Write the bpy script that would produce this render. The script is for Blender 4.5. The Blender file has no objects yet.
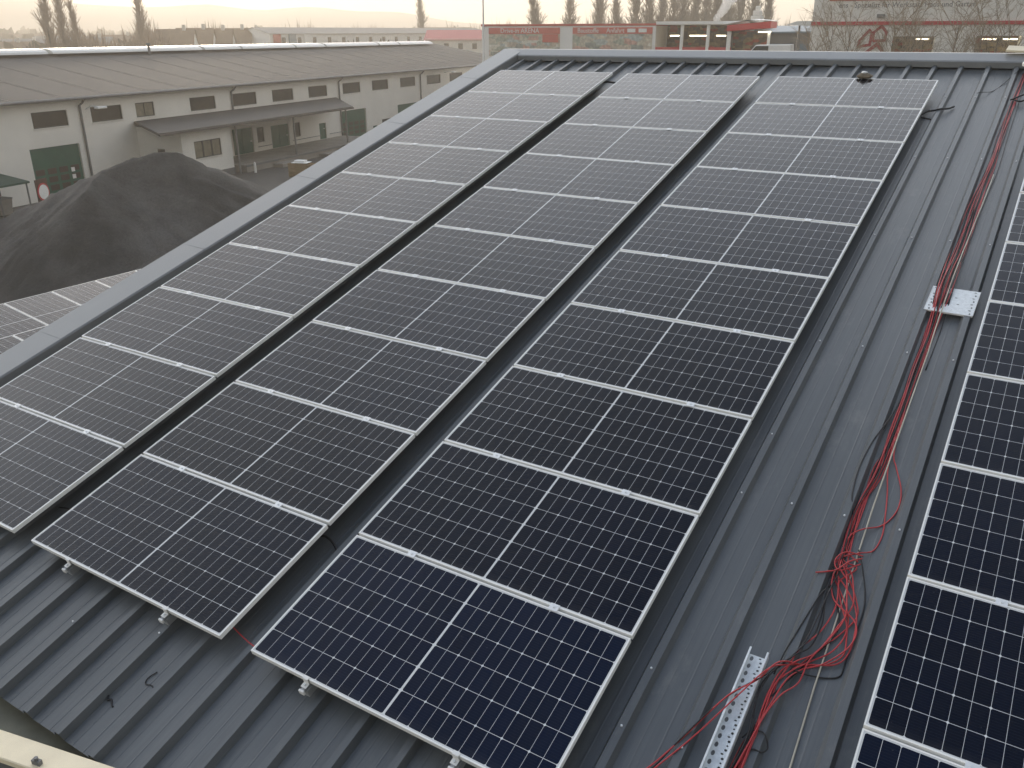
import bpy, bmesh, math, random
from mathutils import Matrix, Vector, noise as mnoise
random.seed(7)
R = math.radians
SC = bpy.context.scene
COL = SC.collection

# ------------------------------------------------------------------ camera
cam = bpy.data.cameras.new('camera'); camo = bpy.data.objects.new('camera', cam); COL.objects.link(camo)
r0 = (0.8481779861, 0.5297082052, -0.0018224559)
r1 = (0.2000245300, -0.3234647166, -0.9248571590)
r2 = (-0.4904939258, 0.7840789467, -0.3803102867)
camo.matrix_world = Matrix(((r0[0], -r1[0], -r2[0], 3.5954), (r0[1], -r1[1], -r2[1], -2.705),
                            (r0[2], -r1[2], -r2[2], 10.996), (0, 0, 0, 1)))
cam.sensor_width = 36; cam.lens = 30.04; cam.clip_start = .05; cam.clip_end = 9000
SC.camera = camo

# ------------------------------------------------------------------ sky, sun, exposure
SUN_EL, SUN_AZ = 7.0, -52.0
w = bpy.data.worlds.new('World'); SC.world = w; w.use_nodes = True
nt = w.node_tree; nt.nodes.clear(); L = nt.links.new
out = nt.nodes.new('ShaderNodeOutputWorld')
sky = nt.nodes.new('ShaderNodeTexSky'); sky.sky_type = 'NISHITA'; sky.sun_disc = False
sky.sun_elevation = R(SUN_EL); sky.sun_rotation = R(SUN_AZ); sky.air_density = 1.6; sky.dust_density = 4
b1 = nt.nodes.new('ShaderNodeBackground'); b1.inputs[1].default_value = .11; L(sky.outputs[0], b1.inputs[0])
tc = nt.nodes.new('ShaderNodeTexCoord'); sep = nt.nodes.new('ShaderNodeSeparateXYZ'); L(tc.outputs['Generated'], sep.inputs[0])
mp = nt.nodes.new('ShaderNodeMapping'); mp.inputs['Scale'].default_value = (1.2, 1.2, 5); L(tc.outputs['Generated'], mp.inputs[0])
ns = nt.nodes.new('ShaderNodeTexNoise'); ns.inputs['Scale'].default_value = 1.6; ns.inputs['Detail'].default_value = 6; ns.inputs['Roughness'].default_value = .55
L(mp.outputs[0], ns.inputs[0])
cr = nt.nodes.new('ShaderNodeValToRGB')                 # overcast deck: brighter overhead than at the horizon
cr.color_ramp.elements[0].position = 0.0; cr.color_ramp.elements[0].color = (.40, .34, .26, 1)
cr.color_ramp.elements[1].position = 1.0; cr.color_ramp.elements[1].color = (.08, .13, .25, 1)
for _p, _c in ((.14, (.84, .81, .76, 1)), (.40, (.82, .84, .87, 1)), (.58, (.68, .72, .78, 1)), (.75, (.40, .45, .53, 1)), (.90, (.15, .20, .31, 1))):
    e = cr.color_ramp.elements.new(_p); e.color = _c
L(sep.outputs[2], cr.inputs[0])
mr = nt.nodes.new('ShaderNodeMapRange'); mr.inputs[1].default_value = .3; mr.inputs[2].default_value = .7
mr.inputs[3].default_value = .78; mr.inputs[4].default_value = 1.15; L(ns.outputs[0], mr.inputs[0])
dp = nt.nodes.new('ShaderNodeVectorMath'); dp.operation = 'DOT_PRODUCT'; L(tc.outputs['Generated'], dp.inputs[0])   # the deck glows towards the low sun
dp.inputs[1].default_value = (math.sin(R(SUN_AZ)), math.cos(R(SUN_AZ)), 0)
gl = nt.nodes.new('ShaderNodeMapRange'); gl.inputs[1].default_value = -1; gl.inputs[2].default_value = 1; gl.inputs[3].default_value = .14; gl.inputs[4].default_value = 1.30; L(dp.outputs['Value'], gl.inputs[0])
mm_ = nt.nodes.new('ShaderNodeMath'); mm_.operation = 'MULTIPLY'; L(mr.outputs[0], mm_.inputs[0]); L(gl.outputs[0], mm_.inputs[1])
b2 = nt.nodes.new('ShaderNodeBackground'); L(cr.outputs[0], b2.inputs[0]); L(mm_.outputs[0], b2.inputs[1])
mx = nt.nodes.new('ShaderNodeMixShader'); mx.inputs[0].default_value = .85
L(b1.outputs[0], mx.inputs[1]); L(b2.outputs[0], mx.inputs[2]); L(mx.outputs[0], out.inputs[0])

sd = bpy.data.lights.new('sun', 'SUN'); sd.energy = 1.5; sd.angle = R(16); sd.color = (1, .86, .68)
so = bpy.data.objects.new('sun', sd); COL.objects.link(so)
_d = Vector((math.sin(R(SUN_AZ)) * math.cos(R(SUN_EL)), math.cos(R(SUN_AZ)) * math.cos(R(SUN_EL)), math.sin(R(SUN_EL))))
so.rotation_euler = _d.to_track_quat('Z', 'Y').to_euler()
vs = SC.view_settings; vs.view_transform = 'Standard'; vs.look = 'None'; vs.exposure = 1.36; vs.gamma = 1
SC.cycles.max_bounces = 6; SC.cycles.volume_bounces = 3; SC.cycles.use_denoising = True
SC.cycles.volume_step_rate = 4

# ------------------------------------------------------------------ materials
def nodes(name):
    m = bpy.data.materials.new(name); m.use_nodes = True
    return m, m.node_tree, m.node_tree.nodes['Principled BSDF']
def mat(name, col, rough=.6, var=.12, scale=3.0, bump=0.0, bscale=None, metal=0.0, stretch=(1, 1, 1), coords='Object', spec=.5):
    m, t, p = nodes(name)
    tc = t.nodes.new('ShaderNodeTexCoord'); mp = t.nodes.new('ShaderNodeMapping'); mp.inputs['Scale'].default_value = stretch
    t.links.new(tc.outputs[coords], mp.inputs[0])
    n = t.nodes.new('ShaderNodeTexNoise'); n.inputs['Scale'].default_value = scale; n.inputs['Detail'].default_value = 7
    n.inputs['Roughness'].default_value = .62; t.links.new(mp.outputs[0], n.inputs[0])
    r = t.nodes.new('ShaderNodeValToRGB'); r.color_ramp.elements[0].position = .3; r.color_ramp.elements[1].position = .72
    r.color_ramp.elements[0].color = tuple(max(0, c * (1 - var)) for c in col) + (1,)
    r.color_ramp.elements[1].color = tuple(min(1, c * (1 + var)) for c in col) + (1,)
    t.links.new(n.outputs[0], r.inputs[0]); t.links.new(r.outputs[0], p.inputs['Base Color'])
    p.inputs['Roughness'].default_value = rough; p.inputs['Metallic'].default_value = metal
    p.inputs['Specular IOR Level'].default_value = spec
    if bump:
        n2 = t.nodes.new('ShaderNodeTexNoise'); n2.inputs['Scale'].default_value = bscale or scale * 4; n2.inputs['Detail'].default_value = 5
        t.links.new(mp.outputs[0], n2.inputs[0])
        b = t.nodes.new('ShaderNodeBump'); b.inputs['Strength'].default_value = 1; b.inputs['Distance'].default_value = bump
        t.links.new(n2.outputs[0], b.inputs['Height']); t.links.new(b.outputs[0], p.inputs['Normal'])
    return m
M = {}
M['frame'] = mat('anodised_frame', (.86, .86, .83), .38, .06, 4, spec=.5)
M['alu'] = mat('bright_aluminium', (.78, .79, .79), .35, .1, 20, metal=.25)
M['galv'] = mat('galvanised', (.72, .75, .76), .42, .14, 30, metal=.2)
M['rail'] = mat('dull_rail', (.34, .35, .36), .45, .1, 10)
M['backsheet'] = mat('backsheet', (.5, .5, .5), .6, .05)
M['red_cable'] = mat('red_cable', (.48, .042, .046), .42, .22, 3)
M['black_cable'] = mat('black_cable', (.012, .012, .013), .5, .2, 6)
M['cream_rod'] = mat('cream_rod', (.45, .42, .34), .45, .15, 5)
M['cream'] = mat('cream_paint', (.82, .72, .52), .6, .1, 2.5, bump=.001, bscale=60)
M['olive'] = mat('olive_gutter', (.17, .165, .12), .7, .3, 2.5)
M['verge'] = mat('verge_flashing', (.215, .220, .220), .36, .10, 1.2, stretch=(1, .2, 1), spec=.6)
M['ridge'] = mat('ridge_flashing', (.24, .247, .25), .42, .10, 1.2, spec=.6)
M['dark_roof'] = mat('brown_roof', (.072, .065, .057), .8, .12, .35, bump=.02, bscale=3)
M['plaster'] = mat('plaster', (.76, .735, .68), .85, .07, .35)
M['plaster_b'] = mat('plaster_white', (.74, .72, .67), .85, .06, .5)
M['concrete'] = mat('concrete', (.27, .25, .22), .9, .2, .8, bump=.01, bscale=20)
M['green'] = mat('green_door', (.010, .085, .055), .5, .15, 1.2)
M['green_d'] = mat('green_dark', (.01, .055, .038), .5, .15, 1.2)
M['grey_metal'] = mat('grey_metal', (.15, .15, .15), .5, .15, 3)
M['pane'] = mat('dark_pane', (.030, .024, .016), .35, .5, .8)
M['pane_l'] = mat('curtained_pane', (.20, .18, .13), .3, .4, 1.4)
M['winframe'] = mat('window_frame', (.05, .045, .04), .5, .1)
M['white'] = mat('white_sheet', (.78, .78, .76), .5, .05, 1)
M['skylight'] = mat('translucent_skylight', (.66, .66, .64), .35, .06, .4, spec=.7)
M['red'] = mat('red_paint', (.46, .035, .04), .5, .08, 1)
M['redwhite'] = mat('red_trim', (.48, .09, .07), .6, .08, 1)
M['wood'] = mat('crate_wood', (.27, .19, .10), .8, .25, 3, stretch=(1, 1, 8))
M['rust'] = mat('rusty_steel', (.075, .028, .018), .8, .4, 3)
M['stone'] = mat('brown_stone', (.17, .14, .10), .9, .35, 9, bump=.004, bscale=40)
M['bark'] = mat('bark', (.115, .095, .075), .9, .25, 2)
M['twig'] = mat('twigs', (.24, .20, .145), .9, .25, 2)
M['twig_c'] = mat('pale_twigs', (.30, .24, .17), .9, .25, 2)
M['twig_b'] = mat('reddish_twigs', (.26, .185, .125), .9, .25, 2)
M['bush'] = mat('bush', (.105, .088, .05), .95, .4, .25)
M['tile'] = mat('tile_roof', (.22, .15, .09), .8, .2, .5)
M['tile_g'] = mat('grey_roof', (.24, .23, .215), .8, .15, .5)
M['asph'] = mat('asphalt_path', (.055, .053, .05), .9, .25, .4)
M['tyre'] = mat('tyre', (.02, .02, .02), .8, .1)
M['glassy'] = mat('car_glass', (.02, .025, .03), .1, .1)
M['blue'] = mat('pale_blue_sheet', (.19, .25, .30), .5, .1, .5)
M['banner_red'] = mat('faded_banner_red', (.56, .14, .11), .6, .1, 1)
M['logo'] = mat('logo_red', (.30, .03, .03), .6, .1)
M['dark_brown'] = mat('dark_interior', (.05, .042, .032), .8, .5, .4)  # mottled dark brown for the shelter back wall and shop side wall

def roof_mat():
    m, t, p = nodes('anthracite_sheet'); N = t.nodes.new; K = t.links.new
    tc = N('ShaderNodeTexCoord')
    def noi(sc, s, det=6, ro=.6):
        mp = N('ShaderNodeMapping'); mp.inputs['Scale'].default_value = s; K(tc.outputs['Object'], mp.inputs[0])
        n = N('ShaderNodeTexNoise'); n.inputs['Scale'].default_value = sc; n.inputs['Detail'].default_value = det; n.inputs['Roughness'].default_value = ro
        K(mp.outputs[0], n.inputs[0]); return n.outputs[0]
    a = noi(1.0, (1.1, .5, 1)); st = noi(1.0, (60, .9, 1), 4, .7); sp = noi(38, (1, 1, 1), 3)
    scr = noi(1.0, (170, 1.3, 1), 2, .5)
    r = N('ShaderNodeValToRGB'); r.color_ramp.elements[0].position = .3; r.color_ramp.elements[1].position = .7
    r.color_ramp.elements[0].color = (.084, .093, .099, 1); r.color_ramp.elements[1].color = (.124, .134, .142, 1); K(a, r.inputs[0])
    r2 = N('ShaderNodeValToRGB'); r2.color_ramp.elements[0].position = .3; r2.color_ramp.elements[1].position = .68
    r2.color_ramp.elements[0].color = (.88, .88, .88, 1); r2.color_ramp.elements[1].color = (1.08, 1.08, 1.07, 1); K(st, r2.inputs[0])
    mu = N('ShaderNodeMixRGB'); mu.blend_type = 'MULTIPLY'; mu.inputs[0].default_value = 1; K(r.outputs[0], mu.inputs[1]); K(r2.outputs[0], mu.inputs[2])
    r3 = N('ShaderNodeValToRGB'); r3.color_ramp.elements[0].position = .70; r3.color_ramp.elements[1].position = .80
    r3.color_ramp.elements[0].color = (0, 0, 0, 1); r3.color_ramp.elements[1].color = (.45, .45, .45, 1); K(scr, r3.inputs[0])
    mi = N('ShaderNodeMixRGB'); K(r3.outputs[0], mi.inputs[0]); K(mu.outputs[0], mi.inputs[1]); mi.inputs[2].default_value = (.26, .27, .27, 1)
    sc_ = noi(4.2, (1, .45, 1), 8, .75)
    r5 = N('ShaderNodeValToRGB'); r5.color_ramp.elements[0].position = .56; r5.color_ramp.elements[1].position = .70
    r5.color_ramp.elements[0].color = (0, 0, 0, 1); r5.color_ramp.elements[1].color = (.30, .30, .30, 1); K(sc_, r5.inputs[0])
    mj = N('ShaderNodeMixRGB'); K(r5.outputs[0], mj.inputs[0]); K(mi.outputs[0], mj.inputs[1]); mj.inputs[2].default_value = (.24, .235, .22, 1)
    K(mj.outputs[0], p.inputs['Base Color'])
    rr = N('ShaderNodeMapRange'); rr.inputs[3].default_value = .30; rr.inputs[4].default_value = .50; K(a, rr.inputs[0]); K(rr.outputs[0], p.inputs['Roughness'])
    b = N('ShaderNodeBump'); b.inputs['Distance'].default_value = .0015; K(a, b.inputs['Height']); K(b.outputs[0], p.inputs['Normal'])
    return m
M['roof'] = roof_mat()

PW, PH = 2.065, 1.038          # module size
def cell_mat():
    m, t, p = nodes('solar_cells'); N = t.nodes.new; K = t.links.new
    tc = N('ShaderNodeTexCoord'); s = N('ShaderNodeSeparateXYZ'); K(tc.outputs['Object'], s.inputs[0])
    oi = N('ShaderNodeObjectInfo')
    def ma(op, a, b=None, c=None):
        n = N('ShaderNodeMath'); n.operation = op
        for i, v in enumerate((a, b, c)):
            if v is None: continue
            if isinstance(v, (int, float)): n.inputs[i].default_value = v
            else: K(v, n.inputs[i])
        return n.outputs[0]
    CW = (PW / 2 - .0165 - .0065) / 12; CH = (PH - .033) / 6
    ax = ma('SUBTRACT', ma('ABSOLUTE', s.outputs[0]), .0065)
    ay = ma('ADD', s.outputs[1], CH * 3)
    def dist(v, per):                       # distance to the nearest multiple of per
        f = ma('FRACT', ma('DIVIDE', v, per)); return ma('MULTIPLY', ma('MINIMUM', f, ma('SUBTRACT', 1, f)), per)
    dx = dist(ax, CW); dy = dist(ay, CH); dx2 = dist(ax, CW * 2)
    line = ma('MAXIMUM', ma('LESS_THAN', dx, .0010), ma('LESS_THAN', dy, .0014))
    dia = ma('LESS_THAN', ma('ADD', dx2, dy), .0095)
    outx = ma('MAXIMUM', ma('LESS_THAN', ax, 0), ma('GREATER_THAN', ax, CW * 12))
    outy = ma('MAXIMUM', ma('LESS_THAN', ay, 0), ma('GREATER_THAN', ay, CH * 6))
    white = ma('MAXIMUM', ma('MAXIMUM', line, dia), ma('MAXIMUM', outx, outy))
    bus = ma('LESS_THAN', dist(ay, CH / 10), .00075)
    # each cell has its own shade of blue black
    cid = N('ShaderNodeCombineXYZ'); K(ma('FLOOR', ma('DIVIDE', s.outputs[0], CW)), cid.inputs[0]); K(ma('FLOOR', ma('DIVIDE', ay, CH)), cid.inputs[1]); K(ma('MULTIPLY', oi.outputs['Random'], 97), cid.inputs[2])
    wn = N('ShaderNodeTexWhiteNoise'); K(cid.outputs[0], wn.inputs[0])
    va = ma('ADD', ma('MULTIPLY', wn.outputs[0], .35), ma('ADD', ma('MULTIPLY', oi.outputs['Random'], .3), .62))
    cc = N('ShaderNodeMixRGB'); osep = N('ShaderNodeSeparateColor'); K(oi.outputs['Color'], osep.inputs[0]); K(osep.outputs[0], cc.inputs[0])
    cc.inputs[1].default_value = (.0008, .0040, .0170, 1); cc.inputs[2].default_value = (.0013, .0017, .0048, 1)
    cv = N('ShaderNodeVectorMath'); cv.operation = 'SCALE'; K(cc.outputs[0], cv.inputs[0]); K(va, cv.inputs['Scale'])
    m1 = N('ShaderNodeMixRGB'); K(ma('MULTIPLY', bus, .15), m1.inputs[0]); K(cv.outputs[0], m1.inputs[1]); m1.inputs[2].default_value = (.075, .085, .10, 1)
    m2 = N('ShaderNodeMixRGB'); K(white, m2.inputs[0]); K(m1.outputs[0], m2.inputs[1]); m2.inputs[2].default_value = (.64, .65, .65, 1)
    # thin dust film, a little more of it in patches
    nz = N('ShaderNodeTexNoise'); nz.inputs['Scale'].default_value = 1.7; nz.inputs['Detail'].default_value = 6; K(tc.outputs['Object'], nz.inputs[0])
    du = N('ShaderNodeMapRange'); du.inputs[1].default_value = .3; du.inputs[2].default_value = .75; du.inputs[3].default_value = .0005; du.inputs[4].default_value = .006; K(nz.outputs[0], du.inputs[0])
    m3 = N('ShaderNodeMixRGB'); edge = N('ShaderNodeMapRange'); edge.inputs[1].default_value = -PH / 2 + .075; edge.inputs[2].default_value = -PH / 2; edge.inputs[3].default_value = 0; edge.inputs[4].default_value = .075; K(s.outputs[1], edge.inputs[0])
    nb = N('ShaderNodeTexNoise'); nb.inputs['Scale'].default_value = 9; nb.inputs['Detail'].default_value = 5; K(tc.outputs['Object'], nb.inputs[0])
    spt = N('ShaderNodeTexNoise'); spt.inputs['Scale'].default_value = 55; spt.inputs['Detail'].default_value = 2; K(tc.outputs['Object'], spt.inputs[0])
    sp2 = ma('MULTIPLY', ma('GREATER_THAN', spt.outputs[0], .76), .10)
    dust = ma('ADD', ma('ADD', du.outputs[0], ma('MULTIPLY', edge.outputs[0], nb.outputs[0])), sp2)
    K(dust, m3.inputs[0]); K(m2.outputs[0], m3.inputs[1]); m3.inputs[2].default_value = (.34, .32, .29, 1)
    K(m3.outputs[0], p.inputs['Base Color'])
    ro = N('ShaderNodeMapRange'); ro.inputs[3].default_value = .06; ro.inputs[4].default_value = .15; K(nz.outputs[0], ro.inputs[0]); K(ro.outputs[0], p.inputs['Roughness'])
    p.inputs['IOR'].default_value = 1.30
    return m
M['cells'] = cell_mat()

def pile_mat():
    m, t, p = nodes('dark_gravel'); N = t.nodes.new; K = t.links.new
    tc = N('ShaderNodeTexCoord')
    n = N('ShaderNodeTexNoise'); n.inputs['Scale'].default_value = .22; n.inputs['Detail'].default_value = 8; n.inputs['Roughness'].default_value = .6; K(tc.outputs['Object'], n.inputs[0])
    g = N('ShaderNodeTexNoise'); g.inputs['Scale'].default_value = 9; g.inputs['Detail'].default_value = 8; g.inputs['Roughness'].default_value = .8; K(tc.outputs['Object'], g.inputs[0])
    r = N('ShaderNodeValToRGB'); r.color_ramp.elements[0].position = .38; r.color_ramp.elements[1].position = .62
    r.color_ramp.elements[0].color = (.046, .045, .043, 1); r.color_ramp.elements[1].color = (.115, .111, .106, 1); K(n.outputs[0], r.inputs[0])
    r2 = N('ShaderNodeValToRGB'); r2.color_ramp.elements[0].position = .3; r2.color_ramp.elements[1].position = .75
    r2.color_ramp.elements[0].color = (.75, .75, .75, 1); r2.color_ramp.elements[1].color = (1.4, 1.4, 1.4, 1); K(g.outputs[0], r2.inputs[0])
    mu = N('ShaderNodeMixRGB'); mu.blend_type = 'MULTIPLY'; mu.inputs[0].default_value = 1; K(r.outputs[0], mu.inputs[1]); K(r2.outputs[0], mu.inputs[2]); K(mu.outputs[0], p.inputs['Base Color'])
    p.inputs['Roughness'].default_value = .95
    b = N('ShaderNodeBump'); b.inputs['Distance'].default_value = .12; K(g.outputs[0], b.inputs['Height']); K(b.outputs[0], p.inputs['Normal'])
    return m
M['gravel'] = pile_mat()

def ground_mat():
    m, t, p = nodes('yard_and_fields'); N = t.nodes.new; K = t.links.new
    tc = N('ShaderNodeTexCoord')
    n = N('ShaderNodeTexNoise'); n.inputs['Scale'].default_value = .08; n.inputs['Detail'].default_value = 9; n.inputs['Roughness'].default_value = .65; K(tc.outputs['Object'], n.inputs[0])
    r = N('ShaderNodeValToRGB'); r.color_ramp.elements[0].position = .35; r.color_ramp.elements[1].position = .7
    r.color_ramp.elements[0].color = (.058, .054, .048, 1); r.color_ramp.elements[1].color = (.105, .097, .083, 1); K(n.outputs[0], r.inputs[0])
    K(r.outputs[0], p.inputs['Base Color']); p.inputs['Roughness'].default_value = .92
    return m
M['ground'] = ground_mat()
M['fields'] = mat('fields', (.11, .10, .065), .95, .45, .012)
M['hill'] = mat('hill_wood', (.075, .075, .07), .95, .3, .01)

# ------------------------------------------------------------------ mesh helpers
class MB:
    def __init__(s): s.v = []; s.f = []; s.mi = []; s.m = 0
    def add(s, vs, fs):
        b = len(s.v); s.v += [tuple(x) for x in vs]; s.f += [tuple(b + i for i in f) for f in fs]; s.mi += [s.m] * len(fs); return s
    def box(s, x0, x1, y0, y1, z0, z1, T=None):
        vs = [Vector((x, y, z)) for z in (z0, z1) for y in (y0, y1) for x in (x0, x1)]
        if T is not None: vs = [T @ v for v in vs]
        return s.add(vs, [(0, 2, 3, 1), (4, 5, 7, 6), (0, 1, 5, 4), (2, 6, 7, 3), (0, 4, 6, 2), (1, 3, 7, 5)])
    def cyl(s, p, q, r, r2=None, n=8, caps=True):
        p, q = Vector(p), Vector(q); r2 = r if r2 is None else r2; d = (q - p)
        if d.length < 1e-6: return s
        a = d.orthogonal().normalized(); b = d.normalized().cross(a)
        vs = [p + (a * math.cos(t) + b * math.sin(t)) * r for t in [2 * math.pi * i / n for i in range(n)]]
        vs += [q + (a * math.cos(t) + b * math.sin(t)) * r2 for t in [2 * math.pi * i / n for i in range(n)]]
        fs = [(i, (i + 1) % n, n + (i + 1) % n, n + i) for i in range(n)]
        if caps: fs += [tuple(range(n - 1, -1, -1)), tuple(range(n, 2 * n))]
        return s.add(vs, fs)
    def tube(s, pts, r, n=6):
        pts = [Vector(p) for p in pts]; rings = []
        up = Vector((0, 0, 1)); base = len(s.v); k = len(pts)
        for i, p in enumerate(pts):
            d = (pts[min(i + 1, k - 1)] - pts[max(i - 1, 0)]); d = d.normalized() if d.length > 1e-9 else Vector((0, 1, 0))
            a = d.cross(up); a = a.normalized() if a.length > 1e-4 else Vector((1, 0, 0)); b = a.cross(d)
            for j in range(n):
                t = 2 * math.pi * j / n; s.v.append(tuple(p + (a * math.cos(t) + b * math.sin(t)) * r))
        for i in range(k - 1):
            for j in range(n):
                s.f.append((base + i * n + j, base + i * n + (j + 1) % n, base + (i + 1) * n + (j + 1) % n, base + (i + 1) * n + j)); s.mi.append(s.m)
        s.f.append(tuple(base + j for j in range(n - 1, -1, -1))); s.mi.append(s.m)
        s.f.append(tuple(base + (k - 1) * n + j for j in range(n))); s.mi.append(s.m)
        return s
    def prism(s, prof, axis0, axis1, T=None, close=True):
        """closed profile [(a,b)] in the XZ plane swept along Y"""
        n = len(prof); vs = [Vector((a, axis0, b)) for a, b in prof] + [Vector((a, axis1, b)) for a, b in prof]
        if T is not None: vs = [T @ v for v in vs]
        fs = [(i, (i + 1) % n, n + (i + 1) % n, n + i) for i in range(n if close else n - 1)]
        if close: fs += [tuple(range(n - 1, -1, -1)), tuple(range(n, 2 * n))]
        return s.add(vs, fs)
    def build(s, name, mats, parent=None, bevel=0, smooth=False, mx=None):
        me = bpy.data.meshes.new(name); me.from_pydata(s.v, [], s.f)
        for m in (mats if isinstance(mats, (list, tuple)) else [mats]): me.materials.append(m)
        for p, i in zip(me.polygons, s.mi): p.material_index = i; p.use_smooth = smooth
        bm = bmesh.new(); bm.from_mesh(me); bmesh.ops.recalc_face_normals(bm, faces=bm.faces)
        if bevel: bmesh.ops.bevel(bm, geom=bm.edges[:], offset=bevel, segments=1, affect='EDGES')
        bm.to_mesh(me); bm.free(); me.update()
        o = bpy.data.objects.new(name, me); COL.objects.link(o)
        if parent is not None: o.parent = parent
        if mx is not None: o.matrix_local = mx
        return o
def tag(o, label=None, cat=None, group=None, kind=None):
    if label: o['label'] = label
    if cat: o['category'] = cat
    if group: o['group'] = group
    if kind: o['kind'] = kind
    return o
def thing(name, label, cat, mx=None, group=None):
    o = bpy.data.objects.new(name, None); COL.objects.link(o); o.empty_display_size = .2
    if mx is not None: o.matrix_world = mx
    return tag(o, label, cat, group)
def copy_tree(o, parent=None):
    c = o.copy(); COL.objects.link(c)
    if parent is not None: c.parent = parent; c.matrix_parent_inverse = o.matrix_parent_inverse.copy()
    for ch in list(o.children): copy_tree(ch, c)
    return c
def text_mesh(name, s, size, m, parent, mx, extrude=.02, xs=1.0):
    cu = bpy.data.curves.new(name, 'FONT'); cu.body = s; cu.size = size; cu.extrude = extrude; cu.resolution_u = 2
    cu.align_x = 'CENTER'; cu.align_y = 'CENTER'
    t = bpy.data.objects.new(name, cu); COL.objects.link(t)
    dg = bpy.context.evaluated_depsgraph_get(); me = bpy.data.meshes.new_from_object(t.evaluated_get(dg))
    bpy.data.objects.remove(t); me.materials.clear(); me.materials.append(m)
    o = bpy.data.objects.new(name, me); COL.objects.link(o); o.parent = parent; o.matrix_local = mx @ Matrix.Diagonal((xs, 1, 1, 1))
    return o
def catmull(P, step=6):
    P = [Vector(p) for p in P]; Q = [P[0] * 2 - P[1]] + P + [P[-1] * 2 - P[-2]]; o = []
    for i in range(1, len(Q) - 2):
        a, b, c, d = Q[i - 1:i + 3]
        for k in range(step):
            t = k / step
            o.append(.5 * ((2 * b) + (c - a) * t + (2 * a - 5 * b + 4 * c - d) * t * t + (3 * b - a - 3 * c + d) * t ** 3))
    o.append(P[-1]); return o
T3 = Matrix.Translation
def rz(a): return Matrix.Rotation(a, 4, 'Z')
ORD = ['first', 'second', 'third', 'fourth', 'fifth', 'sixth', 'seventh', 'eighth', 'ninth', 'tenth', 'eleventh', 'twelfth', 'thirteenth', 'fourteenth', 'fifteenth', 'sixteenth']

# ------------------------------------------------------------------ the ground, far land and hills
def grid(name, x0, x1, y0, y1, nx, ny, fz, m):
    b = MB()
    vs = [(x0 + (x1 - x0) * i / nx, y0 + (y1 - y0) * j / ny) for j in range(ny + 1) for i in range(nx + 1)]
    b.add([(x, y, fz(x, y)) for x, y in vs], [(j * (nx + 1) + i, j * (nx + 1) + i + 1, (j + 1) * (nx + 1) + i + 1, (j + 1) * (nx + 1) + i) for j in range(ny) for i in range(nx)])
    return b.build(name, m, smooth=True)
tag(grid('ground', -2890, 890, -390, 2890, 4, 4, lambda x, y: 0, M['fields']), kind='structure')
tag(grid('yard', -110, 40, -30, 190, 4, 4, lambda x, y: .004, M['ground']), kind='structure')
def polar(az, d): return Vector((3.6 + d * math.sin(R(az)), -2.7 + d * math.cos(R(az)), 0))
b = MB(); N_ = 90; ring = []
for i in range(N_ + 1):
    az = -80 + 100 * i / N_
    h = 50 + 11 * math.sin(az * .11 + 1) + 8 * math.sin(az * .33 + 2.2) + 3 * math.sin(az * 1.1) - 15 * math.exp(-((az + 56) / 2.6) ** 2) + 10 * math.exp(-((az + 62) / 4) ** 2)
    if az > -50: h *= max(.35, 1 - (az + 50) / 40)
    p, q = polar(az, 1350), polar(az, 1650)
    ring += [(p.x, p.y, -2), ((p.x + q.x) / 2, (p.y + q.y) / 2, h * .6), (q.x, q.y, h), (q.x * 1.1, q.y * 1.1, -2)]
b.add(ring, [(4 * i + k, 4 * i + 4 + k, 4 * i + 5 + k, 4 * i + 1 + k) for i in range(N_) for k in range(3)])
tag(b.build('hills', M['hill'], smooth=True), kind='structure')  # stands in for distant mountains, set near and low to show through haze

# ------------------------------------------------------------------ our warehouse roof
S = R(16.0); Z0 = 7.5
MR = Matrix(((1, 0, 0, 0), (0, math.cos(S), -math.sin(S), 0), (0, math.sin(S), math.cos(S), Z0), (0, 0, 0, 1)))  # (u, v, w) -> world
PAN, CREST = -.174, -.122
ware = thing('warehouse', 'dark grey trapezoidal metal roofed warehouse carrying the solar panels', 'warehouse', MR)
prof = []; u0, u1 = -4.95, 8.6
k0 = math.floor((u0 + .125) / .3335); k1 = math.ceil((u1 + .125) / .3335)
for k in range(k0, k1 + 1):
    c = -.125 + .3335 * k
    prof += [(c - .050, PAN), (c - .024, CREST), (c + .022, CREST), (c + .040, PAN)]
    for q in (.115, .218): prof += [(c + q - .007, PAN), (c + q - .002, PAN + .0015), (c + q + .002, PAN + .0015), (c + q + .007, PAN)]
prof = [(u, z) for u, z in prof if u0 - .001 < u < u1]
V0, V1 = -.89, 11.74
b = MB(); nv = 14
for j in range(nv + 1):
    v = V0 + (V1 - V0) * j / nv
    b.v += [(u, v, z + .0025 * mnoise.noise(Vector((u * 2.1, v * .8, 0)))) for u, z in prof]
n = len(prof)
b.f += [(j * n + i, j * n + i + 1, (j + 1) * n + i + 1, (j + 1) * n + i) for j in range(nv) for i in range(n - 1)]; b.mi = [0] * len(b.f)
rs = b.build('roof_sheet', M['roof'], ware)
b = MB(); b.box(u0, u1, V0 + .20, V1, PAN - .10, PAN - .012); b.build('roof_deck', M['olive'], ware)
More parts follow.
